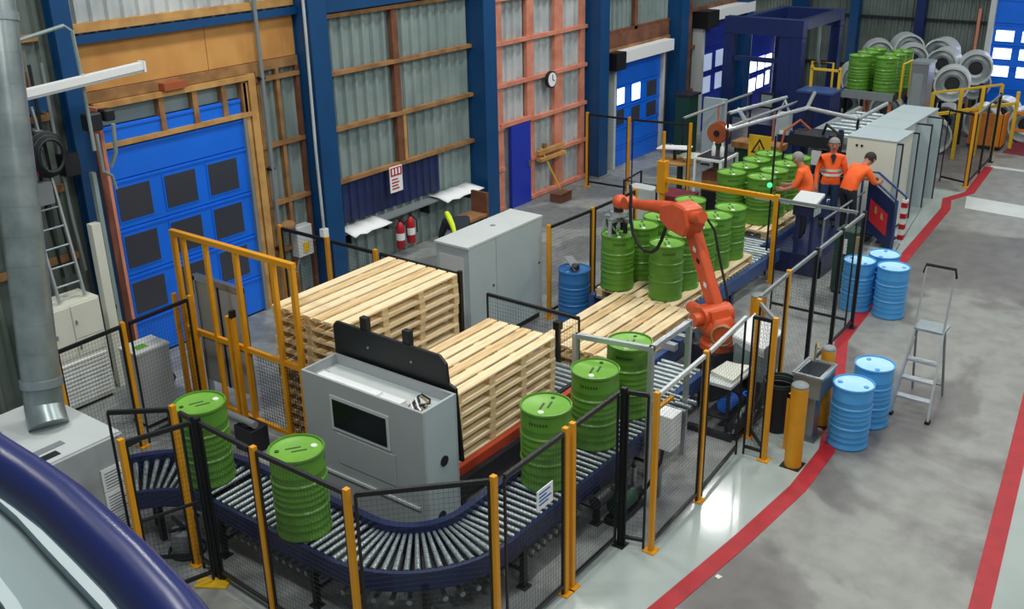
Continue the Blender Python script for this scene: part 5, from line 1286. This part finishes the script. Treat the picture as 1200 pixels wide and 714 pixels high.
# ------------------------------------------------------------------ people
def person(loc, heading, label, top, legs, hair, J, s=1.0, band=None, hem=-.02, short=False, group='workers'):
    """J: joint name -> (x forward, y left, z); skinned body, one surface"""
    R_ = {'pelvis':.155,'waist':.145,'chest':.165,'neck0':.07,'neck':.06,'head0':.085,'head1':.105,'head2':.085,
          'shL':.085,'shR':.085,'elL':.055,'elR':.055,'wrL':.036,'wrR':.036,'paL':.038,'paR':.038,
          'hiL':.115,'hiR':.115,'knL':.075,'knR':.075,'anL':.05,'anR':.05,'toL':.042,'toR':.042}
    E_ = [('pelvis','waist'),('waist','chest'),('chest','neck0'),('neck0','neck'),('neck','head0'),('head0','head1'),('head1','head2')]
    for q in 'LR': E_ += [('chest','sh'+q),('sh'+q,'el'+q),('el'+q,'wr'+q),('wr'+q,'pa'+q),('pelvis','hi'+q),('hi'+q,'kn'+q),('kn'+q,'an'+q),('an'+q,'to'+q)]
    P = {k: Vector(v) for k, v in J.items()}
    for q, sg_ in (('L', 1), ('R', -1)):
        d = (P['pa'+q]-P['wr'+q]).normalized()
        sd = d.cross(Vector((1,0,0)));  sd = sd.normalized() if sd.length > .2 else Vector((0,1,0))
        for k, (o, L) in enumerate(((-.032,.062),(-.011,.075),(.011,.07),(.032,.055))):
            a = P['pa'+q]+sd*o+d*.035; nm = 'f%s%d' % (q, k)
            P[nm+'a'] = a; P[nm+'b'] = a+d*L*.55; P[nm+'c'] = a+d*L*.95+Vector((.012,0,-.005))
            R_[nm+'a'] = .0105; R_[nm+'b'] = .0095; R_[nm+'c'] = .008
            E_ += [('pa'+q, nm+'a'), (nm+'a', nm+'b'), (nm+'b', nm+'c')]
        nm = 'th'+q; a = P['pa'+q]+sd*-.03+Vector((.02,0,0)); P[nm+'a'] = a; P[nm+'b'] = a+d*.03+Vector((.025,0,0)); R_[nm+'a'] = .012; R_[nm+'b'] = .0095
        E_ += [('pa'+q, nm+'a'), (nm+'a', nm+'b')]
    keys = list(P); idx = {k: i for i, k in enumerate(keys)}
    me = bpy.data.meshes.new('sk'); me.from_pydata([tuple(P[k]) for k in keys], [(idx[a], idx[b]) for a, b in E_], [])
    ob = bpy.data.objects.new('sk', me); COL.objects.link(ob)
    ob.modifiers.new('skin', 'SKIN'); sv = me.skin_vertices[0].data
    for k in keys: sv[idx[k]].radius = (R_[k], R_[k]); sv[idx[k]].use_root = (k == 'pelvis')
    sv[idx['chest']].radius = (.19, .135); sv[idx['waist']].radius = (.165, .125)
    sb_ = ob.modifiers.new('sub', 'SUBSURF'); sb_.levels = 3; sb_.render_levels = 3
    dg = bpy.context.evaluated_depsgraph_get(); dg.update()
    body_me = bpy.data.meshes.new_from_object(ob.evaluated_get(dg)); bpy.data.objects.remove(ob)
    root = thing('person', label, 'person', loc, heading, group); root.scale = (s, s, s)
    body_me.materials.clear()
    for m in (top, legs, 'skin', 'boots', 'reflective'): body_me.materials.append(MATS[m])
    segs = [(P[a], P[b], a, b) for a, b in E_]
    import numpy as np
    nf = len(body_me.polygons); C_ = np.zeros(nf*3); body_me.polygons.foreach_get('center', C_); C_ = C_.reshape(-1, 3)
    D_ = np.zeros((len(segs), nf)); T_ = np.zeros((len(segs), nf))
    for i, (a, b, na, nb) in enumerate(segs):
        a_ = np.array(a); ab = np.array(b)-a_; t = np.clip((C_-a_)@ab/max(ab@ab, 1e-9), 0, 1)
        D_[i] = np.linalg.norm(C_-(a_+t[:, None]*ab), axis=1)-(R_[na]*(1-t)+R_[nb]*t); T_[i] = t
    best = D_.argmin(0); mi_ = []
    for k in range(nf):
        na, nb = segs[best[k]][2:]; t = T_[best[k], k]
        if nb.startswith(('head', 'neck')) and nb != 'neck0': mi = 2
        elif nb.startswith(('pa', 'f', 'th')): mi = 2
        elif nb.startswith('to') or (nb.startswith('an') and t > .75): mi = 3
        elif nb.startswith(('kn', 'an')): mi = 1
        elif nb.startswith('hi'): mi = 1 if C_[k, 2] < P['pelvis'].z+hem else 0
        elif (na, nb) == ('pelvis', 'waist'): mi = 1 if C_[k, 2] < P['pelvis'].z+hem else 0
        else: mi = 0
        if mi == 0 and nb.startswith('wr') and short: mi = 2
        mi_.append(mi)
    body_me.polygons.foreach_set('material_index', mi_); body_me.polygons.foreach_set('use_smooth', [True]*nf)
    if band:
        V_ = np.zeros(len(body_me.vertices)*3); body_me.vertices.foreach_get('co', V_); V_ = V_.reshape(-1, 3)
        for z0, z1 in band:
            ring = MB(); n = 24
            for z in (z0, z1):
                S_ = V_[(np.abs(V_[:, 2]-z) < .03) & (np.abs(V_[:, 1]) < .215)]; cx_ = S_[:, 0].mean()
                ang = np.arctan2(S_[:, 1], S_[:, 0]-cx_); rad = np.hypot(S_[:, 1], S_[:, 0]-cx_)
                for k in range(n):
                    th = -math.pi+2*math.pi*k/n; dif = np.abs((ang-th+np.pi) % (2*np.pi)-np.pi); rr = rad[dif < .3]
                    q = (rr.max() if len(rr) else .16)+.006
                    ring.v.append((cx_+q*math.cos(th), q*math.sin(th), z))
            for k in range(n): ring.f.append((k, (k+1) % n, n+(k+1) % n, n+k))
            part('reflective_band', ring, 'reflective', root, True, world=False)
        part('shirt_collar', MB().slab([(.105, 0, 1.30), (.085, .055, 1.47), (.06, 0, 1.50), (.085, -.055, 1.47)], (.05, 0, 0)), 'trousers', root, world=False)
    body_me.name = 'body'
    link('body', body_me, root)
    h0, h1, h2 = P['head0'], P['head1'], P['head2']; ax = (h2-h0).normalized(); fwd = Vector((1,0,0)); fwd = (fwd-ax*fwd.dot(ax)).normalized(); lf = ax.cross(fwd)
    hm = MB().ball(tuple(h1+ax*.025-fwd*.014), .118, 14, 9, (1.0,.95,1.0)); i0 = 0
    keep = []
    for f in hm.f:
        c = sum((Vector(hm.v[i]) for i in f), Vector())/len(f)-h1
        if c.dot(ax) > .045 or (c.dot(fwd) < -.01 and c.dot(ax) > -.05): keep.append(f)
    hm.f = keep
    part('hair', hm, hair, root, True, world=False)
    part('nose', MB().ball(tuple(h1+fwd*.105-ax*.015), .018, 8, 5, (1.2,.8,1.3)), 'skin', root, True, world=False)
    for q in (-1, 1):
        part('ear', MB().ball(tuple(h1+lf*q*.103), .028, 8, 5, (.8,.4,1.2)), 'skin', root, True, world=False)
        part('eye', MB().ball(tuple(h1+fwd*.092+lf*q*.035+ax*.015), .012, 8, 5), 'hair_dark', root, True, world=False)
    part('mouth', MB().ball(tuple(h1+fwd*.093-ax*.055), .02, 8, 4, (.4,1.3,.35)), 'red_dark', root, True, world=False)
    return root
stand = dict(pelvis=(0,0,.95), waist=(.0,0,1.12), chest=(.0,0,1.36), neck0=(0,0,1.48), neck=(0.01,0,1.54), head0=(.02,0,1.60), head1=(.03,0,1.67), head2=(.03,0,1.72),
    shL=(0,.19,1.40), shR=(0,-.19,1.40), elL=(-.02,.27,1.12), elR=(-.02,-.27,1.12), wrL=(.06,.28,.88), wrR=(.06,-.28,.88), paL=(.08,.28,.81), paR=(.08,-.28,.81),
    hiL=(0,.10,.90), hiR=(0,-.10,.90), knL=(.02,.11,.50), knR=(.02,-.11,.50), anL=(0,.11,.09), anR=(0,-.11,.09), toL=(.15,.13,.045), toR=(.15,-.13,.045))
work = dict(stand); work.update(chest=(.08,0,1.34), neck0=(.11,0,1.45), neck=(.14,0,1.50), head0=(.18,0,1.55), head1=(.21,0,1.61), head2=(.22,0,1.66), shL=(.08,.19,1.38), shR=(.08,-.19,1.38),
    elL=(.16,.24,1.12), elR=(.16,-.24,1.12), wrL=(.38,.18,1.02), wrR=(.38,-.18,1.02), paL=(.45,.16,1.02), paR=(.45,-.16,1.02))
lean = dict(stand); lean.update(pelvis=(-.08,0,.94), waist=(.02,0,1.08), chest=(.22,0,1.22), neck0=(.31,0,1.30), neck=(.35,0,1.34), head0=(.40,0,1.38), head1=(.45,0,1.42), head2=(.48,0,1.46), shL=(.22,.19,1.26), shR=(.22,-.19,1.26),
    elL=(.36,.25,1.02), elR=(.34,-.28,1.02), wrL=(.56,.16,.98), wrR=(.54,-.2,.98), paL=(.63,.14,.98), paR=(.61,-.18,.98), hiL=(-.06,.10,.90), hiR=(-.06,-.10,.90))
person((18.0, 6.70, .40), math.radians(98), 'worker in orange top seen from behind, turned towards the green drums', 'hivis', 'trousers', 'hair_grey', work, .96, short=True)
person((19.05, 6.62, .40), math.radians(205), 'worker in orange hi-vis jacket with reflective band, facing the camera', 'hivis', 'jeans', 'hair_grey', stand, .98, band=((1.06, 1.11), (1.15, 1.20)), hem=-.06)
person((18.85, 6.16, .40), math.radians(-25), 'worker in orange top leaning forward beside the steps', 'hivis', 'trousers', 'hair_dark', lean, .98, short=True)
bend = dict(stand); bend.update(pelvis=(-.15,0,.86), waist=(.02,0,1.0), chest=(.24,0,1.05), neck0=(.36,0,1.03), neck=(.42,0,1.0), head0=(.47,0,.98), head1=(.53,0,.95), head2=(.57,0,.93), shL=(.24,.19,1.06), shR=(.24,-.19,1.06),
    elL=(.32,.25,.80), elR=(.32,-.25,.80), wrL=(.46,.2,.6), wrR=(.46,-.2,.6), paL=(.5,.18,.54), paR=(.5,-.18,.54), hiL=(-.13,.10,.84), hiR=(-.13,-.10,.84), knL=(.02,.11,.46), knR=(.02,-.11,.46))
w4 = person((13.4, 11.25, 0), math.radians(60), 'person in dark clothes with a bright yellow sash bending behind the control cabinet', 'trousers', 'trousers', 'hair_dark', bend, 1.06, group='workers')
part('yellow_sash', MB().tube([(-.16,.16,.95),(-.06,.17,1.10),(.1,.17,1.19),(.25,.15,1.21),(.34,.10,1.15)], [.03,.045,.05,.045,.03], 8), 'hivis_yellow', w4, True, world=False)
cr = thing('wooden_cart', 'small brown wooden cart by the wall beside the second blue column', 'cart', (15.0, 12.4, 0))
part('top', B(14.7, 15.3, 12.15, 12.55, .62, .68), 'timber', cr)
part('back', B(15.3, 15.36, 12.15, 12.55, .3, 1.1), 'timber_brown', cr)
for x in (14.74, 15.24):
    for y in (12.18, 12.5): part('leg', B(x, x+.05, y, y+.05, 0, .62), 'timber_brown', cr)

og = thing('overhead_guard_rail', 'pair of pale inclined guard rails behind the loaded drums', 'guard rail', (20.5, 9.9, 0))
for a, b in (((21.4,11.05,1.6),(24.9,10.95,1.62)), ((20.95,9.72,1.62),(25.2,9.35,1.68))):
    part('rail', MB().cyl(a, b, .035, n=8), 'aluminium', og, True)
    for f in (0, .5, 1): part('post', MB().cyl((a[0]+(b[0]-a[0])*f, a[1]+(b[1]-a[1])*f, 0), (a[0]+(b[0]-a[0])*f, a[1]+(b[1]-a[1])*f, a[2]+(b[2]-a[2])*f), .028, n=8), 'timber_pink' if f == .5 else 'dark_metal', og, True)
part('lamp', MB().ball((20.95,9.70,1.64), .06), 'lamp_white', og, True)
dk = thing('drum_filler', 'dark filling machine frame behind the workers', 'machine', (21.4, 8.0, 0))
for x in (20.9, 21.5):
    for y in (7.35, 8.2): part('column', B(x-.04, x+.04, y-.04, y+.04, 0, 1.75), 'gantry_blue', dk)
part('head', B(20.85, 21.55, 7.3, 8.25, 1.45, 1.7), 'dark_metal', dk)
for k in range(3): part('nozzle', MB().cyl((21.0+.2*k,7.75,1.1),(21.0+.2*k,7.75,1.45),.035), 'stainless', dk, True)
part('hose', MB().tube([(21.1,7.6,1.7),(21.0,7.5,1.95),(20.9,7.2,1.8),(20.85,7.1,1.2)], .03, 8), 'black_rubber', dk, True)
part('hose', MB().tube([(21.4,8.0,1.7),(21.3,8.2,1.9),(21.0,8.4,1.7),(20.9,8.5,1.0)], .03, 8), 'rust', dk, True)
part('control', B(20.8, 20.86, 7.5, 7.7, 1.1, 1.4), 'grey_light', dk)
